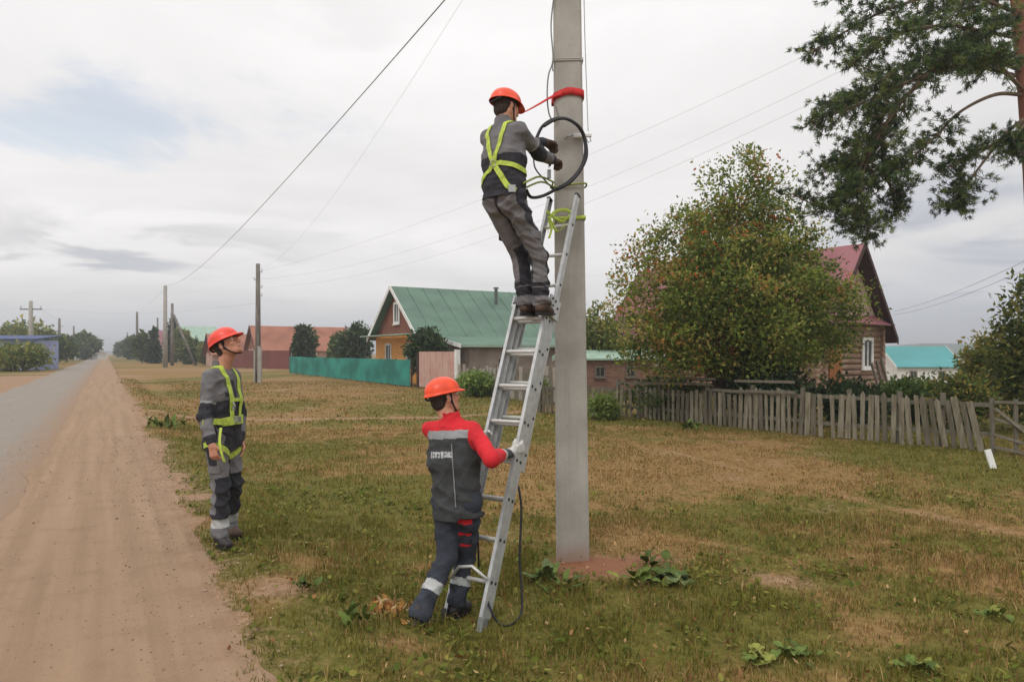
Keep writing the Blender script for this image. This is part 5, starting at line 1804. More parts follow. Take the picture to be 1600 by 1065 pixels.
def vnormals(V, F):
    nf = np.cross(V[F[:, 2]] - V[F[:, 0]], V[F[:, 3]] - V[F[:, 1]])
    N_ = np.zeros_like(V)
    for k in range(4): np.add.at(N_, F[:, k], nf)
    return N_ / (np.linalg.norm(N_, axis=1)[:, None] + 1e-12)


def folds(V, Nn, amp, seed, axis=None, freq=22.0):
    """cloth folds: warped sine ridges pushed along the normals"""
    rg = np.random.default_rng(seed)
    w = np.zeros(len(V))
    W_ = V.copy()
    for k in range(3):
        d = rg.normal(0, 1, 3); d /= np.linalg.norm(d)
        W_ = W_ + .022 * np.sin((V @ d)[:, None] * rg.uniform(9, 20) + rg.uniform(0, 6, 3))
    for k in range(7):
        d = rg.normal(0, 1, 3)
        if axis is not None: d = d * .45 + np.array(axis) * rg.choice([-1, 1])
        d /= np.linalg.norm(d)
        s_ = np.sin((W_ @ d) * freq * rg.uniform(.6, 1.9) + rg.uniform(0, 6))
        w += (1 - np.abs(s_)) ** 1.6 - .35
    env = .55 + .45 * np.sin(W_ @ rg.normal(0, 6, 3))
    return V + Nn * (w * amp / 3.0 * env)[:, None]


def seg_t(P_, a, b):
    a = np.array(a); b = np.array(b); ab = b - a
    t = np.clip(((P_ - a) @ ab) / (ab @ ab), 0, 1)
    return t, np.linalg.norm(P_ - a - t[:, None] * ab, axis=1)


def V3(x): return np.array([x[0], x[1], x[2]], float)


M_SKIN = mat('skin', rgb(196, 138, 112), .55, .10, 14, c2=rgb(206, 150, 124), spec=.35)
M_GREY = mat('grey_workwear', rgb(112, 110, 112), .9, .14, 12, bump=.5, bscale=90)
M_BLK = mat('black_workwear', rgb(46, 46, 52), .9, .2, 12, bump=.5, bscale=90)
M_CHAR = mat('charcoal_workwear', rgb(62, 64, 66), .9, .18, 12, bump=.5, bscale=90)
M_NAVY = mat('dark_navy_trousers', rgb(50, 54, 64), .9, .2, 12, bump=.5, bscale=90)
M_REDC = mat('red_workwear', rgb(206, 36, 46), .88, .10, 12, bump=.5, bscale=90)
M_REFL = mat('reflective_tape', rgb(178, 180, 180), .5, .06, 30)
M_REFLD = mat('dull_reflective_tape', rgb(142, 144, 146), .6, .06, 30)
M_HELM = mat('orange_helmet_plastic', rgb(240, 76, 34), .38, .12, 14, spec=.5, bump=.15, bscale=60)
M_HELM2 = mat('red_orange_helmet_plastic', rgb(232, 70, 48), .38, .12, 14, spec=.5, bump=.15, bscale=60)
M_BOOT = mat('black_boot_leather', rgb(42, 38, 38), .6, .25, 12, bump=.3, bscale=60)
M_BOOTB = mat('brown_boot_leather', rgb(78, 60, 50), .7, .25, 12, bump=.3, bscale=60)
M_SOLE = mat('boot_sole', rgb(34, 32, 32), .85)
M_GLOVEW = mat('white_knit_glove', rgb(214, 212, 208), .95, .08, 60, bump=.8, bscale=220)
M_GLOVED = mat('dark_work_glove', rgb(84, 66, 60), .9, .2, 40, bump=.6, bscale=160)
M_HAIR = mat('short_dark_hair', rgb(58, 46, 40), .85, .3, 60, bump=.8, bscale=220)
M_DARKSTRAP = mat('black_strap', rgb(34, 34, 36), .7)
M_EYEW = mat('eye_white', rgb(220, 214, 208), .3); M_EYED = mat('eye_dark', rgb(44, 34, 28), .2)
M_LIP = mat('lip', rgb(168, 96, 84), .5, .05)


def hand_prims(Fd, wr, dirn, palm, s, curl, thumb_side, fat=0.0, k=.006):
    """palm, four unequal bent fingers and a thumb that leaves the side of the palm"""
    d = Vector(dirn).normalized(); n = Vector(palm); n = (n - d * n.dot(d)).normalized()
    side = d.cross(n).normalized() * thumb_side        # towards the thumb
    wr = Vector(wr)
    pl = .092 * s
    for j, off in enumerate((-.030, -.010, .010, .030)):
        Fd.cap(wr + side * off * s * .55 + d * .005, wr + d * pl + side * off * s, .016 * s + fat, .0125 * s + fat, .012)
    Fd.cap(wr - d * .02 * s, wr + d * .02 * s, .024 * s + fat, .024 * s + fat, .012)
    lens = (.062, .078, .084, .074)
    for j, off in enumerate((-.031, -.0105, .0105, .031)):
        p = wr + d * pl + side * off * s; dd = d.copy(); ang = 0
        seg = lens[j] * s
        for q, f in enumerate((.48, .30, .24)):
            ang += curl * (.9, 1.0, .8)[q]
            dd = (d * math.cos(ang) + n * math.sin(ang)).normalized()
            p2 = p + dd * seg * f
            Fd.cap(p, p2, (.0092 - q * .0007) * s + fat, (.0086 - q * .0008) * s + fat, k * .4)
            p = p2
    p = wr + d * .028 * s + side * .026 * s
    dd = (d * .65 + side * .75 + n * .25 * (1 + curl)).normalized(); p2 = p + dd * .042 * s
    Fd.cap(p, p2, .0155 * s + fat, .0115 * s + fat, k)
    dd2 = (d * .85 + side * (.35 - .3 * curl) + n * (.2 + .7 * curl)).normalized(); p3 = p2 + dd2 * .032 * s
    Fd.cap(p2, p3, .0112 * s + fat, .0095 * s + fat, k * .5)
    return wr + d * pl


def catmull_loop_dome(mb, c, Mx, rx, ry, rz_, brim, mi=0, n=40, m=10):
    pass


def make_person(label, J, s, head_f, head_up, jacket_zone, jacket_mats, trouser_zone, trouser_mats, boot_mats, helm_mat, gloves, seed, chest_f,
                hem=.10, foot_dirs=None, palms=None, curls=(.9, .9), hand_dirs=None, girth=1.0, waist=1.0):
    base = Vector((J['pc'].x, J['pc'].y, min(J['anL'].z, J['anR'].z) - .09 * s))
    e = empty('person', base, 0, label, 'person')
    B = V3(base)
    right = (J['shR'] - J['shL']).normalized()
    hf = Vector(head_f).normalized(); hu = Vector(head_up); hu = (hu - hf * hu.dot(hf)).normalized(); hr = hf.cross(hu)
    Mh = np.array(Matrix((hr, hf, hu)).transposed())
    hc = J['head']
    shc = (J['shL'] + J['shR']) / 2
    spine = (shc - J['pc'])
    up = spine.normalized()
    cf = Vector(chest_f); cf = (cf - up * cf.dot(up)).normalized()
    neckb = shc + up * .035 * s - cf * .005

    def H(x, y, z): return hc + hr * x * s + hf * y * s + hu * z * s
    allp = [J[k] for k in J]
    lo = np.min([V3(p) for p in allp], 0) - .22; hi = np.max([V3(p) for p in allp], 0) + .24
    # ---------------- body: one continuous surface
    Fd = Field(lo, hi, .0075)
    for f_, w_, r_ in ((0.0, .09, .09), (.5, .075, .085), (.82, .09, .08)):
        c_ = J['pc'] + spine * f_
        Fd.cap(c_ - right * w_ * s * .8, c_ + right * w_ * s * .8, r_ * s, r_ * s, .05)
    for sd in ('L', 'R'):
        Fd.cap(shc, J['sh' + sd], .045 * s, .035 * s, .02)
        Fd.cap(J['sh' + sd], J['el' + sd], .038 * s, .032 * s, .02); Fd.cap(J['el' + sd], J['wr' + sd], .036 * s, .026 * s, .015)
        Fd.cap(J['hip' + sd], J['kn' + sd], .075 * s, .05 * s, .03); Fd.cap(J['kn' + sd], J['an' + sd], .045 * s, .030 * s, .02)
        fd = Vector(foot_dirs[0 if sd == 'L' else 1]).normalized()
        Fd.cap(J['an' + sd], J['an' + sd] + fd * .09 * s - Vector((0, 0, .045 * s)), .028 * s, .020 * s, .01)
        hd_ = (J['wr' + sd] - J['el' + sd]).normalized() if not hand_dirs else Vector(hand_dirs[0 if sd == 'L' else 1]).normalized()
        hand_prims(Fd, J['wr' + sd], hd_, palms[0 if sd == 'L' else 1], s, curls[0 if sd == 'L' else 1], -1 if sd == 'L' else 1)
    Fd.cap(neckb - up * .03, H(0, -.018, -.06), .058 * s, .056 * s, .03)
    Fd.ell(H(0, -.012, .035), np.array((.077, .097, .090)) * s, Mh, .02)
    Fd.ell(H(0, .030, -.045), np.array((.060, .066, .062)) * s, Mh, .03)
    Fd.cap(H(-.02, .070, -.092), H(.02, .070, -.092), .022 * s, .022 * s, .02)
    for q in (-1, 1):
        Fd.cap(H(q * .055, -.005, -.045), H(q * .03, .055, -.088), .024 * s, .020 * s, .02)   # jaw line
        Fd.ell(H(q * .040, .066, -.022), np.array((.024, .022, .022)) * s, Mh, .02)           # cheek
        Fd.ell(H(q * .080, -.010, -.010), np.array((.010, .020, .032)) * s, Mh, .006)         # ear
        Fd.ell(H(q * .032, .092, .010), np.array((.017, .012, .011)) * s, Mh, .010, sub=True)  # eye socket
    Fd.cap(H(-.034, .080, .030), H(.034, .080, .030), .014 * s, .014 * s, .014)
    Fd.cap(H(0, .088, .020), H(0, .117, -.026), .008 * s, .013 * s, .010)
    for q in (-1, 1): Fd.ell(H(q * .012, .102, -.028), np.array((.009, .010, .008)) * s, Mh, .006)
    Fd.cap(H(-.018, .088, -.056), H(.018, .088, -.056), .008 * s, .008 * s, .008)
    Fd.cap(H(-.016, .086, -.067), H(.016, .086, -.067), .008 * s, .008 * s, .008)
    V, F = Fd.mesh()
    V = relax(V, F, 1, .4)
    bm_ = np_mesh('body', V - B, F)
    body = link('body', bm_, e, [M_SKIN, M_LIP], True)
    for q in (-1, 1):
        ey = MB(); c_ = H(q * .031, .083, .010)
        bm2_ = bmesh.new(); bmesh.ops.create_uvsphere(bm2_, u_segments=12, v_segments=8, radius=.0115 * s)
        m_ = bpy.data.meshes.new('eye'); bm2_.to_mesh(m_); bm2_.free(); eo = link('eye', m_, e, [M_EYEW], True); eo.location = c_ - base
        bm2_ = bmesh.new(); bmesh.ops.create_uvsphere(bm2_, u_segments=10, v_segments=6, radius=.0068 * s)
        m_ = bpy.data.meshes.new('iris'); bm2_.to_mesh(m_); bm2_.free(); io = link('iris', m_, eo, [M_EYED], True); io.location = hf * .0066 * s
        MB().tube([H(q * .016, .0955, .030) - base, H(q * .032, .094, .034) - base, H(q * .048, .083, .030) - base], .0042 * s, 5).build('eyebrow', M_HAIR, e)
    MB().tube([H(-.02, .0945, -.0615) - base, H(0, .0985, -.0605) - base, H(.02, .0945, -.0615) - base], .0032 * s, 5).build('mouth', M_LIP, e)
    # ---------------- hair
    hh = Field(V3(hc) - .18 * s, V3(hc) + .18 * s, .007)
    hh.ell(H(0, -.018, .030), np.array((.082, .100, .088)) * s, Mh, .0)
    hh.ell(H(0, -.052, -.035), np.array((.066, .052, .058)) * s, Mh, .02)
    hh.ell(H(0, .09, -.03), np.array((.11, .085, .10)) * s, Mh, .01, sub=True)
    for q in (-1, 1): hh.ell(H(q * .085, .005, -.03), np.array((.018, .03, .045)) * s, Mh, .006, sub=True)
    V, F = hh.mesh(); V = relax(V, F, 1, .4)
    link('hair', np_mesh('hair', V - B, F), e, [M_HAIR], True)
    # ---------------- helmet: dome with raised ridge, rolled edge and peak
    mb = MB(); nA, nR = 48, 12
    rx, ry, rz2 = .108 * s, .133 * s, .105 * s
    for i in range(nR + 1):
        ph = (math.pi / 2) * i / nR
        for j in range(nA):
            a_ = 2 * math.pi * j / nA
            x = math.cos(a_) * math.sin(ph); y = math.sin(a_) * math.sin(ph); z = math.cos(ph)
            ridge = 1 + .035 * math.exp(-(x / .16) ** 2) * (1 if z > .12 else 0) + .018 * math.exp(-((abs(x) - .42) / .09) ** 2) * (1 if z > .25 else 0)
            zz = (z ** .92 if z > 0 else 0) * rz2 * ridge
            mb.v.append(H(0, 0, 0) - base + hr * x * rx * (1 + .02 * (1 - z)) + hf * (y * ry - .008 * s) + hu * (zz + .040 * s))
    for row, (ext, dzz) in enumerate(((.003, -.002), (.005, -.010))):
        for j in range(nA):
            a_ = 2 * math.pi * j / nA; x = math.cos(a_); y = math.sin(a_)
            pk_ = max(0, y) ** 2.2 * .048 * s * (1 if row else .75)
            bk = max(0, -y) ** 3 * .010 * s
            mb.v.append(H(0, 0, 0) - base + hr * x * (rx * 1.02 + ext * s) + hf * (y * (ry + ext * s) - .008 * s + pk_ - bk) + hu * (.040 * s + dzz * s - pk_ * .28 - bk * .7))
    for i in range(nR + 2):
        for j in range(nA):
            a_ = i * nA + j; b2_ = i * nA + (j + 1) % nA
            mb.f.append((a_, a_ + nA, b2_ + nA, b2_)); mb.m.append(0)
    ho = mb.build('helmet', helm_mat, e, True)
    so = ho.modifiers.new('shell', 'SOLIDIFY'); so.thickness = .004; so.offset = -1
    # inner band, chin strap
    pts = [H(math.cos(a_) * .088, math.sin(a_) * .106 - .008, .034) - base for a_ in np.linspace(0, 2 * math.pi, 28)]
    mb = MB(); ribbon(mb, pts, hu, .022 * s, .004); mb.build('head_band', M_DARKSTRAP, ho)
    for q in (-1, 1):
        mb = MB()
        pts = catmull([H(q * .088, .015, .035) - base, H(q * .084, .012, -.02) - base, H(q * .066, .030, -.075) - base, H(q * .035, .062, -.116) - base, H(0, .078, -.120) - base], 4)
        ribbon(mb, pts, hf * 1.0 + hu * .3, .012 * s, .003)
        pts = catmull([H(q * .084, -.05, .035) - base, H(q * .083, -.035, .0) - base, H(q * .084, .0, -.03) - base, H(q * .070, .027, -.068) - base], 4)
        ribbon(mb, pts, hf * 1.0 + hu * .3, .010 * s, .003)
        mb.build('chin_strap', M_DARKSTRAP, ho)
    mb = MB().tube([H(-.07, -.108, .028) - base, H(-.04, -.128, .008) - base, H(0, -.134, .002) - base, H(.04, -.128, .008) - base, H(.07, -.108, .028) - base], .009 * s, 6)
    mb.build('nape_strap', M_DARKSTRAP, ho, True)
    # ---------------- jacket
    jk = Field(lo, hi, .0075)
    G = girth
    hipc = (J['hipL'] + J['hipR']) / 2
    wq = waist
    for f0, f1, w0, w1, r0, r1 in ((-.16, .25, .115 * wq, .105 * wq, .120 * wq, .116 * wq), (.25, .62, .105 * wq, .125, .116 * wq, .118), (.62, .90, .125, .135, .118, .100)):
        p0 = J['pc'] + spine * f0; p1 = J['pc'] + spine * f1
        for l in (-1, -.33, .33, 1):
            jk.cap(p0 + right * l * w0 * .58 * s * G, p1 + right * l * w1 * .58 * s * G, r0 * s * G, r1 * s * G, .035)
    jk.cap(J['shL'], J['shR'], .054 * s, .054 * s, .05)
    jk.cap(shc + up * .02, neckb + up * .075 * s, .085 * s, .068 * s, .03)
    for sd in ('L', 'R'):
        jk.cap(shc + up * .03 * s, J['sh' + sd], .06 * s, .055 * s, .04)
        jk.cap(J['sh' + sd], J['el' + sd], .060 * s, .058 * s, .03)
        ew_ = J['wr' + sd] - J['el' + sd]
        jk.cap(J['el' + sd], J['el' + sd] + ew_ * .90, .059 * s, .043 * s, .02)
    for sd in ('L', 'R'):
        pass
    if J.get('_hemn') is None:
        jk.plane_cut(V3(J['pc'] - up * hem * s), -V3(up))
    # neck opening
    jk.cap(neckb + up * .075 * s, neckb + up * .17 * s, .056 * s, .060 * s, .004, sub=True)
    V, F = jk.mesh()
    V = relax(V, F, 2, .5)
    Nn = vnormals(V, F)
    V = folds(V, Nn, .020 * s, seed, V3(up), 20)
    V = relax(V, F, 1, .3)
    C_ = V[F].mean(1)
    tuL, duL = seg_t(C_, V3(J['shL']), V3(J['elL'])); tfL, dfL = seg_t(C_, V3(J['elL']), V3(J['wrL']))
    tuR, duR = seg_t(C_, V3(J['shR']), V3(J['elR'])); tfR, dfR = seg_t(C_, V3(J['elR']), V3(J['wrR']))
    rel = C_ - V3(J['pc'])
    tz = rel @ V3(spine) / float(spine.length_squared)
    lat = rel @ V3(right); fr = rel @ V3(cf)
    core = np.linalg.norm(rel - tz[:, None] * V3(spine) - np.clip(lat, -.07 * s, .07 * s)[:, None] * V3(right), axis=1)
    dl = np.minimum(duL, dfL); dr = np.minimum(duR, dfR); da = np.minimum(dl, dr)
    isL = dl < dr
    ta = np.where(isL, np.where(duL <= dfL, tuL, 1 + tfL), np.where(duR <= dfR, tuR, 1 + tfR))
    isarm = (da < core * .62) & (da < .1 * s)
    mi = jacket_zone(isarm, ta, tz, lat / s, fr / s, isL)
    jm = np_mesh('jacket', V - B, F, mi)
    jo = link('jacket', jm, e, jacket_mats, True)
    jbvh = BVHTree.FromPolygons([tuple(x) for x in V], [tuple(int(i) for i in f) for f in F])
    # ---------------- trousers
    tr = Field(lo, hi, .0075)
    tr.cap(J['hipL'] + up * .05, J['hipR'] + up * .05, .100 * s * G * waist, .100 * s * G * waist, .04)
    tr.cap(J['pc'] - right * .05 * s, J['pc'] + right * .05 * s, .107 * s * G * waist, .107 * s * G * waist, .03)
    for sd in ('L', 'R'):
        tr.cap(J['hip' + sd], J['kn' + sd], .094 * s * G, .073 * s, .035)
        tr.cap(J['kn' + sd], J['kn' + sd].lerp(J['an' + sd], .6), .073 * s, .072 * s, .02)
        tr.cap(J['kn' + sd].lerp(J['an' + sd], .6), J['an' + sd] + Vector((0, 0, .0)), .073 * s, .067 * s, .015)
        fdv = Vector(foot_dirs[0 if sd == 'L' else 1]).normalized()
        tr.cap(J['an' + sd] + Vector((0, 0, .03)), J['an' + sd] + fdv * .035 * s - Vector((0, 0, .01)), .066 * s, .060 * s, .015)
        tr.cap(J['an' + sd], J['an' + sd] - fdv * .022 * s - Vector((0, 0, .022 * s)), .052 * s, .045 * s, .015)
    for sd in ('L', 'R'):      # open trouser cuffs above the boots
        sh9 = (J['an' + sd] - J['kn' + sd]).normalized()
        q9 = J['an' + sd] + sh9 * (.122 * s)
        tr.cap(q9, q9 + sh9 * .02, .12 * s, .12 * s, .004, sub=True)
    tr.plane_cut(V3(J['pc'] + up * .12 * s), V3(up))
    V, F = tr.mesh(); V = relax(V, F, 2, .5); Nn = vnormals(V, F)
    V = folds(V, Nn, .024 * s, seed + 5, (0, 0, 1), 24); V = relax(V, F, 1, .3)
    C_ = V[F].mean(1)
    t1L, d1L = seg_t(C_, V3(J['hipL']), V3(J['knL'])); t2L, d2L = seg_t(C_, V3(J['knL']), V3(J['anL']))
    t1R, d1R = seg_t(C_, V3(J['hipR']), V3(J['knR'])); t2R, d2R = seg_t(C_, V3(J['knR']), V3(J['anR']))
    isL = np.minimum(d1L, d2L) < np.minimum(d1R, d2R)
    tl = np.where(isL, np.where(d1L <= d2L, t1L, 1 + t2L), np.where(d1R <= d2R, t1R, 1 + t2R))
    # side coordinates about the leg's own axis
    axc = np.where(isL[:, None], np.where((tl < 1)[:, None], V3(J['hipL']) + np.clip(tl, 0, 1)[:, None] * (V3(J['knL']) - V3(J['hipL'])), V3(J['knL']) + np.clip(tl - 1, 0, 1)[:, None] * (V3(J['anL']) - V3(J['knL']))),
                   np.where((tl < 1)[:, None], V3(J['hipR']) + np.clip(tl, 0, 1)[:, None] * (V3(J['knR']) - V3(J['hipR'])), V3(J['knR']) + np.clip(tl - 1, 0, 1)[:, None] * (V3(J['anR']) - V3(J['knR']))))
    rel = C_ - axc
    lx = rel @ V3(right) / s; ly = rel @ V3(cf) / s
    mi = trouser_zone(isL, tl, lx, ly)
    tm = np_mesh('trousers', V - B, F, mi)
    link('trousers', tm, e, trouser_mats, True)
    tbvh = BVHTree.FromPolygons([tuple(x) for x in V], [tuple(int(i) for i in f) for f in F])
    # hem band, pocket flaps and seams of the same cloth
    def jray(tz_, ang, el_=0.0):
        a9 = R(ang); d9 = (cf * math.cos(a9) + right * math.sin(a9))
        o9 = J['pc'] + spine * tz_
        h9 = jbvh.ray_cast(o9, d9, .5)
        if h9[0] is None: return (None, None)
        n9 = h9[1] if h9[1].dot(d9) > 0 else -h9[1]
        return (h9[0] + n9 * .003, n9)
    pd = dict(base=base)
    hz_ = (-hem * s / spine.length) + .035
    mb = MB(); strap(pd, [jray(hz_, a9) for a9 in range(0, 360, 10)], .045 * s, mb, True); mb.build('hem_band', jacket_mats[1 if len(jacket_mats) == 3 else 2], jo)
    mb = MB(); strap(pd, [jray(k9, 0) for k9 in np.linspace(hz_, .95, 12)], .03 * s, mb); mb.build('zip_placket', jacket_mats[1 if len(jacket_mats) == 3 else 2], jo)
    for q9 in (-1, 1):
        mb = MB(); strap(pd, [jray(.72, q9 * a9) for a9 in range(18, 52, 6)], .035 * s, mb); mb.build('pocket_flap', jacket_mats[1 if len(jacket_mats) == 3 else 2], jo)
    for sd, q9 in (('L', -1), ('R', 1)):
        o9 = J['hip' + sd].lerp(J['kn' + sd], .62)
        pts9 = []
        for a9 in range(50, 140, 12):
            d9 = cf * math.cos(R(a9)) + right * q9 * math.sin(R(a9))
            h9 = tbvh.ray_cast(o9, d9, .3)
            if h9[0] is not None: pts9.append((h9[0] + d9 * .004, d9))
        if len(pts9) > 2:
            mb = MB(); strap(pd, pts9, .06 * s, mb); mb.build('thigh_pocket', trouser_mats[0], e)
    # ---------------- boots
    for q, sd in enumerate(('L', 'R')):
        an = J['an' + sd]; fd = Vector(foot_dirs[q]).normalized(); fh = Vector((fd.x, fd.y, 0)).normalized() if abs(fd.z) < .5 else fd
        dn = Vector((0, 0, -1)); dn = (dn - fd * dn.dot(fd)).normalized(); sv = fd.cross(dn).normalized()
        bt = Field(V3(an) - .27, V3(an) + .27, .0065)
        bt.cap(an + Vector((0, 0, .06 * s)), an, .040 * s, .042 * s, .01)
        bt.cap(an - fd * .034 * s + dn * .040 * s, an + fd * .02 * s + dn * .035 * s, .036 * s, .042 * s, .02)
        bt.cap(an + dn * .02 * s + fd * .02 * s, an + fd * .10 * s + dn * .048 * s, .048 * s, .038 * s, .03)
        bt.cap(an + fd * .09 * s + dn * .056 * s - sv * .01 * s, an + fd * .155 * s + dn * .058 * s, .036 * s, .032 * s, .02)
        bt.plane_cut(V3(an + dn * .072 * s), V3(dn))
        V, F = bt.mesh(); V = relax(V, F, 1, .4)
        bo = link('boot', np_mesh('boot', V - B, F), e, [boot_mats[q]], True)
        sl2 = MB()
        ring = []
        for a_ in np.linspace(0, 2 * math.pi, 20, endpoint=False):
            L_ = .128 * s; y = math.cos(a_); x = math.sin(a_)
            ring.append(an - base + fd * (.052 * s + y * L_) + sv * x * (.047 + .004 * y) * s + dn * .070 * s)
        sl2.prism(ring, dn * .022 * s)
        sl2.build('sole', M_SOLE, bo)
    # ---------------- gloves
    if gloves:
        for q, sd in enumerate(('L', 'R')):
            hd_ = (J['wr' + sd] - J['el' + sd]).normalized() if not hand_dirs else Vector(hand_dirs[q]).normalized()
            gf = Field(V3(J['wr' + sd]) - .23, V3(J['wr' + sd]) + .23, .0055)
            hand_prims(gf, J['wr' + sd], hd_, palms[q], s, curls[q], -1 if sd == 'L' else 1, .0035)
            gf.cap(J['wr' + sd] - (J['wr' + sd] - J['el' + sd]).normalized() * .06 * s, J['wr' + sd], .036 * s, .031 * s, .01)
            V, F = gf.mesh(); V = relax(V, F, 1, .3)
            link('glove', np_mesh('glove', V - B, F), e, [gloves], True)
    return dict(e=e, base=base, bvh=jbvh, tbvh=tbvh, up=up, right=right, cf=cf, pc=J['pc'], spine=spine, s=s, J=J, jk=jo)


def surf(Pn, tz, ang, elev=0.0, lift=.008, trouser=False):
    """point just outside the jacket at spine fraction tz, angle (0 front, 90 his right, 180 back)"""
    o_ = Pn['pc'] + Pn['spine'] * tz
    a_ = R(ang); d = (Pn['cf'] * math.cos(a_) + Pn['right'] * math.sin(a_)) * math.cos(R(elev)) + Pn['up'] * math.sin(R(elev))
    hit = (Pn['tbvh'] if trouser else Pn['bvh']).ray_cast(o_, d, .6)
    if hit[0] is None: return o_ + d * .16, d
    n = hit[1]
    if n.dot(d) < 0: n = -n
    return hit[0] + n * lift, n


def cam_surf(Pn, u, v, lift=.008, trouser=False):
    C0 = Vector((0, 0, CAM_H)); d = Vector(((u - 800) / FOC, 1, (550 - v) / FOC)).normalized()
    hit = (Pn['tbvh'] if trouser else Pn['bvh']).ray_cast(C0, d, 12)
    if hit[0] is None: return None, None
    n = hit[1]
    if n.dot(d) > 0: n = -n
    return hit[0] + n * lift, n


def strap(Pn, pts, width, mb, closed=False, mi=0):
    """pts: list of (point, normal); lays a webbing ribbon flat on the cloth"""
    pts = [p for p in pts if p[0] is not None]
    Pp = [p[0] for p in pts]; Nn = [p[1] for p in pts]
    if closed: Pp = Pp + [Pp[0]]; Nn = Nn + [Nn[0]]
    ws = []
    for i in range(len(Pp)):
        t_ = (Pp[min(i + 1, len(Pp) - 1)] - Pp[max(i - 1, 0)]).normalized()
        nn = (Nn[max(0, i - 1)] + Nn[i] + Nn[min(len(Nn) - 1, i + 1)]).normalized()
        ws.append(t_.cross(nn).normalized())
    ribbon(mb, [p - Pn['base'] for p in Pp], ws, width, .004, mi)


def interp(A, n=10):
    """walk through (tz, ang, elev) knots"""
    out = []
    for a_, b_ in zip(A[:-1], A[1:]):
        for k in range(n): out.append(tuple(x + (y - x) * k / n for x, y in zip(a_, b_)))
    out.append(A[-1])
    return out


# ---------------- the man looking up, at the roadside
fL = Vector((.985, -.17, 0)).normalized(); rL = Vector((fL.y, -fL.x, 0))
pcL = Vector((at(347, 683, 5.72).x, 5.72, .90))
shcL = Vector((at(346, 585, 5.72).x, 5.72, 1.44))
JL = dict(pc=pcL, hipR=pcL + rL * .095, hipL=pcL - rL * .095,
          shR=shcL + rL * .160 + Vector((0, 0, -.05)), shL=shcL - rL * .160 + Vector((0, 0, -.05)),
          elR=at(320, 650, 5.48), wrR=at(331, 694, 5.40), elL=at(374, 645, 5.98), wrL=at(375, 688, 5.86),
          knR=Vector((at(345, 763, 5.62).x, 5.62, .49)), anR=Vector((at(343, 832, 5.62).x, 5.62, .105)),
          knL=Vector((at(366, 758, 5.80).x, 5.80, .50)), anL=Vector((at(357, 822, 5.93).x, 5.93, .105)),
          head=at(354, 538, 5.70))


def jz_grey(isarm, ta, tz, lat, fr, isL):
    mi = np.where(tz > .62, 0, 1)
    mi = np.where((tz < .05), 1, mi)
    arm = np.where(ta < .62, 0, np.where(ta < .68, 2, np.where(ta < 1.18, 1, np.where(ta < 1.72, 0, 1))))
    return np.where(isarm, arm, mi)


def tz_grey(isL, tl, lx, ly):
    mi = np.zeros(len(tl), int)
    mi = np.where((tl > .80) & (tl < 1.62) & ((ly > .0) | (lx * np.where(isL, 1, -1) > .02)), 1, mi)
    mi = np.where((tl > 1.56) & (tl < 1.64), 1, mi)
    mi = np.where((tl > 1.66) & (tl < 1.84), 2, mi)
    mi = np.where((tl < .7) & (np.abs(lx) > .075), 1, mi)
    return mi


L_ = make_person('man in grey and black workwear and red orange helmet standing at the roadside looking up', JL, 1.0, (.90, -.14, .50), (-.4, 0, 1), jz_grey, [M_GREY, M_BLK, M_REFLD], tz_grey, [M_GREY, M_BLK, M_REFL],
                 (M_BOOTB, M_BOOT), M_HELM2, None, 3, fL, foot_dirs=((.8, -.55, 0), (.75, -.65, 0)), palms=((-.3, -.9, 0), (.35, .93, 0)), curls=(.6, .75), hand_dirs=((.05, -.1, -1), (.22, -.05, -1)), hem=.09)
mb = MB()
for sg in (1, -1):
    strap(L_, [surf(L_, *k) for k in interp([(.28, sg * 24, 0), (.55, sg * 26, 0), (.80, sg * 30, 0), (.86, sg * 38, 30), (.88, sg * 60, 58), (.88, sg * 110, 58), (.82, sg * 145, 30), (.60, sg * 172, 0), (.45, sg * 184, 0), (.18, sg * 205, 0)], 5)], .045, mb)
strap(L_, [surf(L_, .28, a_) for a_ in range(0, 360, 12)], .05, mb, True)
strap(L_, [surf(L_, .27 + .0 * a_, a_) for a_ in range(-60, 61, 10)], .07, mb)
strap(L_, [surf(L_, .62, a_) for a_ in range(-28, 29, 7)], .03, mb)
for sg in (1, -1):
    pts = []
    hp = JL['hipR'] if sg == 1 else JL['hipL']; kn = JL['knR'] if sg == 1 else JL['knL']
    for a_ in range(0, 360, 18):
        o_ = hp.lerp(kn, .28) + Vector((0, 0, .07 * math.cos(R(a_) - R(90) * sg)))
        d = (L_['cf'] * math.cos(R(a_)) + L_['right'] * math.sin(R(a_)))
        h9 = L_['tbvh'].ray_cast(o_, d, .3)
        if h9[0] is not None: pts.append((h9[0] + d * .008, d))
    strap(L_, pts, .042, mb, True)
hn = mb.build('harness', M_LIME, L_['e'])
p_, n_ = surf(L_, .28, 8); MB().box(p_ - L_['base'] + n_ * .012, (.05, .05, .05), Matrix((L_['cf'].cross(Vector((0, 0, 1))), L_['cf'], Vector((0, 0, 1)))).transposed()).build('buckle', M_STEEL, hn)
p_, n_ = surf(L_, .55, 24)
MB().tube([p_ - L_['base'] + Vector((0, 0, .03)), p_ - L_['base'] + n_ * .03, p_ - L_['base'] + Vector((0, 0, -.05)) + n_ * .02, p_ - L_['base'] - Vector((0, 0, .01))], .006, 6).build('ring', M_STEEL, hn, True)
mb = MB()
pk0 = at(340, 686, 5.36)
ribbon(mb, catmull([at(345, 668, 5.40), at(343, 690, 5.34), at(346, 708, 5.33), at(351, 722, 5.34)], 5), Vector((.9, -.2, 0)), .022, .004)
tag(mb.build('lanyard_end', M_LIME, None, True), 'lime strap end held in the hand of the man at the roadside', 'strap')

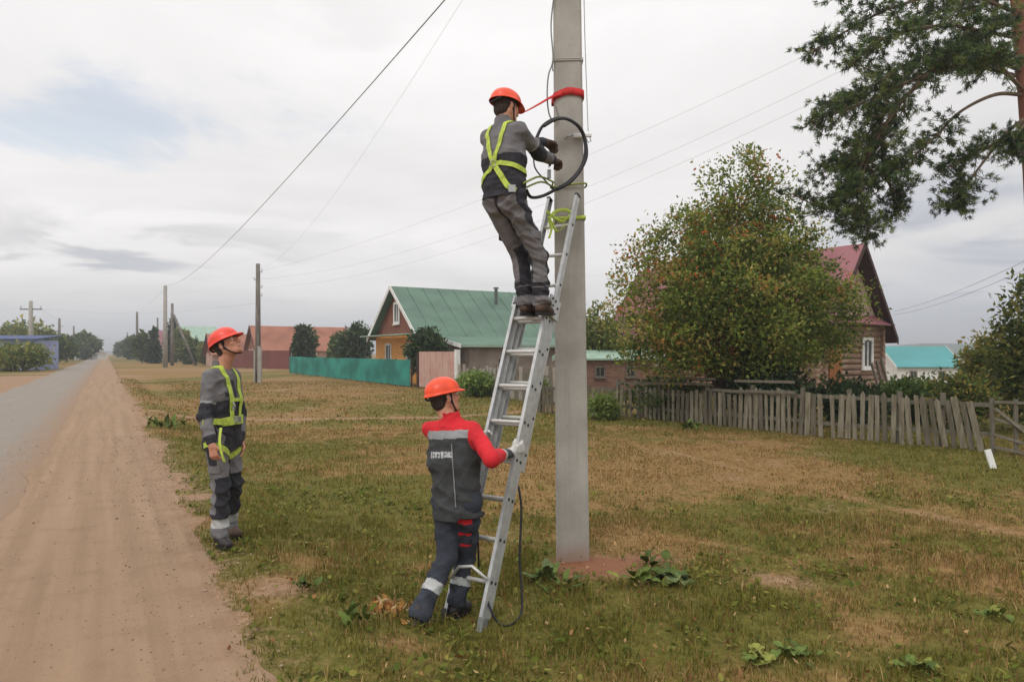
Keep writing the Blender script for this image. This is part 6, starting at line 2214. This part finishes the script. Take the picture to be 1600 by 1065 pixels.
# ---------------- the man steadying the ladder
def lad_at(v, r=0.0, n=0.0):
    lo_, hi_ = 0.0, LLEN
    for _ in range(40):
        m_ = (lo_ + hi_) / 2; p = LP(m_, r, n)
        vv = 550 - (p.z - CAM_H) / p.y * FOC
        if vv > v: lo_ = m_
        else: hi_ = m_
    return LP((lo_ + hi_) / 2, r, n)


gR = lad_at(697, -.012, .0); gL = lad_at(684, LW + .015, .0)
fF = Vector((.34, .94, 0)).normalized(); rF = Vector((fF.y, -fF.x, 0))
sF = .95
pcF = at(714, 786, 4.62)
shF = at(706, 668, 4.64)
JF = dict(pc=pcF, hipR=pcF + rF * .085, hipL=pcF - rF * .085, shR=shF + rF * .160 + Vector((0, 0, -.02)), shL=shF - rF * .155 + Vector((0, 0, -.02)),
          elR=at(768, 716, 4.40), wrR=at(799, 706, gR.y - .02), elL=at(706, 712, 4.98), wrL=at(752, 694, gL.y - .07),
          knR=at(728, 868, 4.74), anR=at(712, 942, 4.66), knL=at(699, 868, 4.60), anL=at(653, 957, 4.36),
          head=at(694, 620, 4.68))
JF['anR'].z = FIELD + .085; JF['anL'].z = FIELD + .10


def jz_red(isarm, ta, tz, lat, fr, isL):
    mi = np.where(tz > 1.02, 0, np.where((tz > .91) & (fr < 0) & (lat < .12), 1, 2))
    mi = np.where((tz > .66) & (tz < .74) & (lat > -.155) & (lat < .02) & (fr < 0), 3, mi)
    # breaks between the worn letters of the back print
    let = (np.mod(lat * 1000, 24) < 5) | ((tz > .695) & (tz < .705) & (np.mod(lat * 1000, 48) < 24))
    mi = np.where((mi == 3) & let, 2, mi)
    arm = np.where(ta < 1.35, 0, np.where(ta < 1.48, 3, 2))
    return np.where(isarm, arm, mi)


def tz_navy(isL, tl, lx, ly):
    mi = np.zeros(len(tl), int)
    mi = np.where((tl > 1.44) & (tl < 1.60), 1, mi)
    side = lx * np.where(isL, -1, 1)
    r1 = ((np.abs(tl - .20) < .05) | (np.abs(tl - .45) < .028) | (np.abs(tl - .66) < .022)) & (~isL) & (ly < .01) & (lx > -.045) & (lx < .055)
    mi = np.where(r1, 2, mi)
    return mi


F_ = make_person('man in red and charcoal workwear and orange helmet holding the ladder with white gloves', JF, sF, (.80, .56, .16), (-.12, 0, 1), jz_red, [M_REDC, M_REFLD, M_CHAR, M_REFL], tz_navy, [M_NAVY, M_REFL, M_REDC],
                 (M_BOOT, M_BOOT), M_HELM, M_GLOVEW, 11, fF, foot_dirs=((.45, .8, -.12), (.5, .85, 0)), palms=(rdir * -1, rdir), curls=(.95, .95),
                 hand_dirs=((gL + Ldir * .02 - JF['wrL']), (gR + nrm * .02 - JF['wrR'])), hem=.10, girth=1.04, waist=.93)
# piping seam down the back of the jacket and the waist tab
mb = MB()
strap(F_, [surf(F_, k, 158) for k in np.linspace(.85, .0, 14)], .006, mb)
mb.build('piping', M_REFLD, F_['jk'])
MB().box(JF['anL'] - F_['base'] + Vector((-.06, -.02, -.035)), (.028, .02, .03)).build('boot_tag', M_WHITE, F_['e'])

# ---------------- the man on the ladder
r0 = lad_at(489, LW / 2, -.02)
sstand = (r0 - LP(0, LW / 2, -.02)).dot(Ldir)
sstand = .285 + .28 * round((sstand - .285) / .28)
r0 = LP(sstand, LW / 2, -.01)
fT = Vector((.62, .78, 0)).normalized(); rT = Vector((fT.y, -fT.x, 0))
sT = .95
pcT = at(788, 316, 5.06)
shT = at(786, 206, 5.10)
fdT = Vector((hd.x, hd.y, 0))
zrung = r0.z + .015
an0 = r0 - fdT * .065 - rdir * .085
JT = dict(pc=pcT, hipR=pcT + rT * .085, hipL=pcT - rT * .085, shR=shT + rT * .155 + Vector((0, 0, -.02)), shL=shT - rT * .145 + Vector((0, 0, -.02)),
          elR=at(842, 240, 5.20), wrR=at(864, 250, 5.44), elL=at(806, 226, 5.42), wrL=at(852, 222, 5.58),
          knR=at(842, 400, 5.14), knL=at(813, 400, 5.26),
          anR=Vector((an0.x, an0.y, 0)) - rdir * .065 + Vector((0, 0, zrung + .092 * sT)), anL=Vector((an0.x, an0.y, 0)) + rdir * .07 + Vector((0, 0, zrung + .092 * sT)),
          head=at(791, 168, 5.13))
T_ = make_person('man in grey and black workwear with lime harness standing high on the ladder', JT, sT, (.74, .62, -.12), (.05, .1, 1), jz_grey, [M_GREY, M_BLK, M_REFLD], tz_grey, [M_GREY, M_BLK, M_GREY],
                 (M_BOOTB, M_BOOTB), M_HELM, M_GLOVED, 23, fT, foot_dirs=(fdT, fdT), palms=((.55, .5, -.5), (.4, .8, 0)), curls=(.7, .7),
                 hand_dirs=((.55, .75, -.05), (.45, .85, .1)), hem=-.02)
mb = MB()
X_ = (.50, 176, 0)
strap(T_, [surf(T_, *k) for k in interp([X_, (.70, 198, 0), (.86, 215, 15), (.90, 235, 48), (.90, 290, 55), (.80, 325, 20), (.50, 338, 0)], 6)], .034, mb)
strap(T_, [surf(T_, *k) for k in interp([X_, (.70, 160, 0), (.84, 148, 15), (.90, 130, 48), (.90, 70, 55), (.80, 35, 20), (.50, 22, 0)], 6)], .034, mb)
strap(T_, [surf(T_, *k) for k in interp([X_, (.32, 150, 0), (.16, 132, 0), (.10, 110, 0)], 6)], .040, mb)
strap(T_, [surf(T_, *k) for k in interp([X_, (.40, 205, 0), (.30, 232, 0), (.25, 260, 0)], 6)], .034, mb)
strap(T_, [surf(T_, *k) for k in interp([X_, (.50, 150, 0), (.46, 120, 0), (.42, 90, 0), (.40, 60, 0), (.40, 20, 0)], 6)], .034, mb)
hn = mb.build('harness', M_LIME, T_['e'])
p_, n_ = surf(T_, .50, 176)
MB().tube([p_ - T_['base'] + Vector((.02 * math.cos(a_), 0, .024 * math.sin(a_))) + n_ * .012 for a_ in np.linspace(0, 6.28, 12)], .004, 5).build('ring', M_STEEL, hn, True)
p_, n_ = surf(T_, .12, 120)
MB().box(p_ - T_['base'] + n_ * .01, (.05, .04, .05)).build('buckle', M_STEEL, hn)

# work positioning lanyard round the pole
mb = MB()
pr, nr = surf(T_, .22, 95); pl_, nl_ = surf(T_, .25, 20)
z0_ = at(868, 285, YF).z
w = pole_w(z0_) / 2 + .012
pts = [pr + nr * .02, at(843, 276, 5.35), at(864, 284, YF - .08), Vector((pole_c(z0_) - w, YF - .01, z0_)), Vector((pole_c(z0_) - w, PY, z0_ + .0)), Vector((pole_c(z0_) - w, PY + .11, z0_)), Vector((pole_c(z0_), PY + .115, z0_)), Vector((pole_c(z0_) + w, PY + .11, z0_)),
       Vector((pole_c(z0_) + w, YF - .01, z0_ - .01)), Vector((pole_c(z0_), YF - .02, z0_ - .025)), at(866, 292, YF - .05), at(846, 284, 5.4), pl_ + nl_ * .02]
mb.tube(catmull(pts, 4), .008, 7)
tag(mb.build('positioning_lanyard', M_OLIVE, None, True), 'olive rope lanyard from the belt of the man on the ladder round the pole', 'strap')
# small tool bag items at his waist and a grey connector at the pole
mb = MB().box(at(858, 272, 5.5), (.03, .03, .07)).tube([at(858, 262, 5.5), at(857, 252, 5.52)], .006, 6)
tag(mb.build('carabiner', M_STEEL, None, False, .005), 'steel connector hanging between the man on the ladder and the pole', 'carabiner')

# ------------------------------------------------------------------ thin haze over the whole place
hzm = bpy.data.materials.new('thin_haze')
hzm.use_nodes = True
t = hzm.node_tree; t.nodes.clear()
pv = N(t, 'ShaderNodeVolumePrincipled')
pv.inputs['Color'].default_value = (0.86, 0.89, 0.93, 1)
pv.inputs['Density'].default_value = 0.0012
pv.inputs['Anisotropy'].default_value = 0.2
mo = N(t, 'ShaderNodeOutputMaterial')
t.links.new(pv.outputs[0], mo.inputs['Volume'])
HZ = MB().box((0, 2200, 9.5), (9400, 5600, 31)).build('haze', hzm)
tag(HZ, 'thin pale haze lying over the whole village', 'haze', kind='stuff')
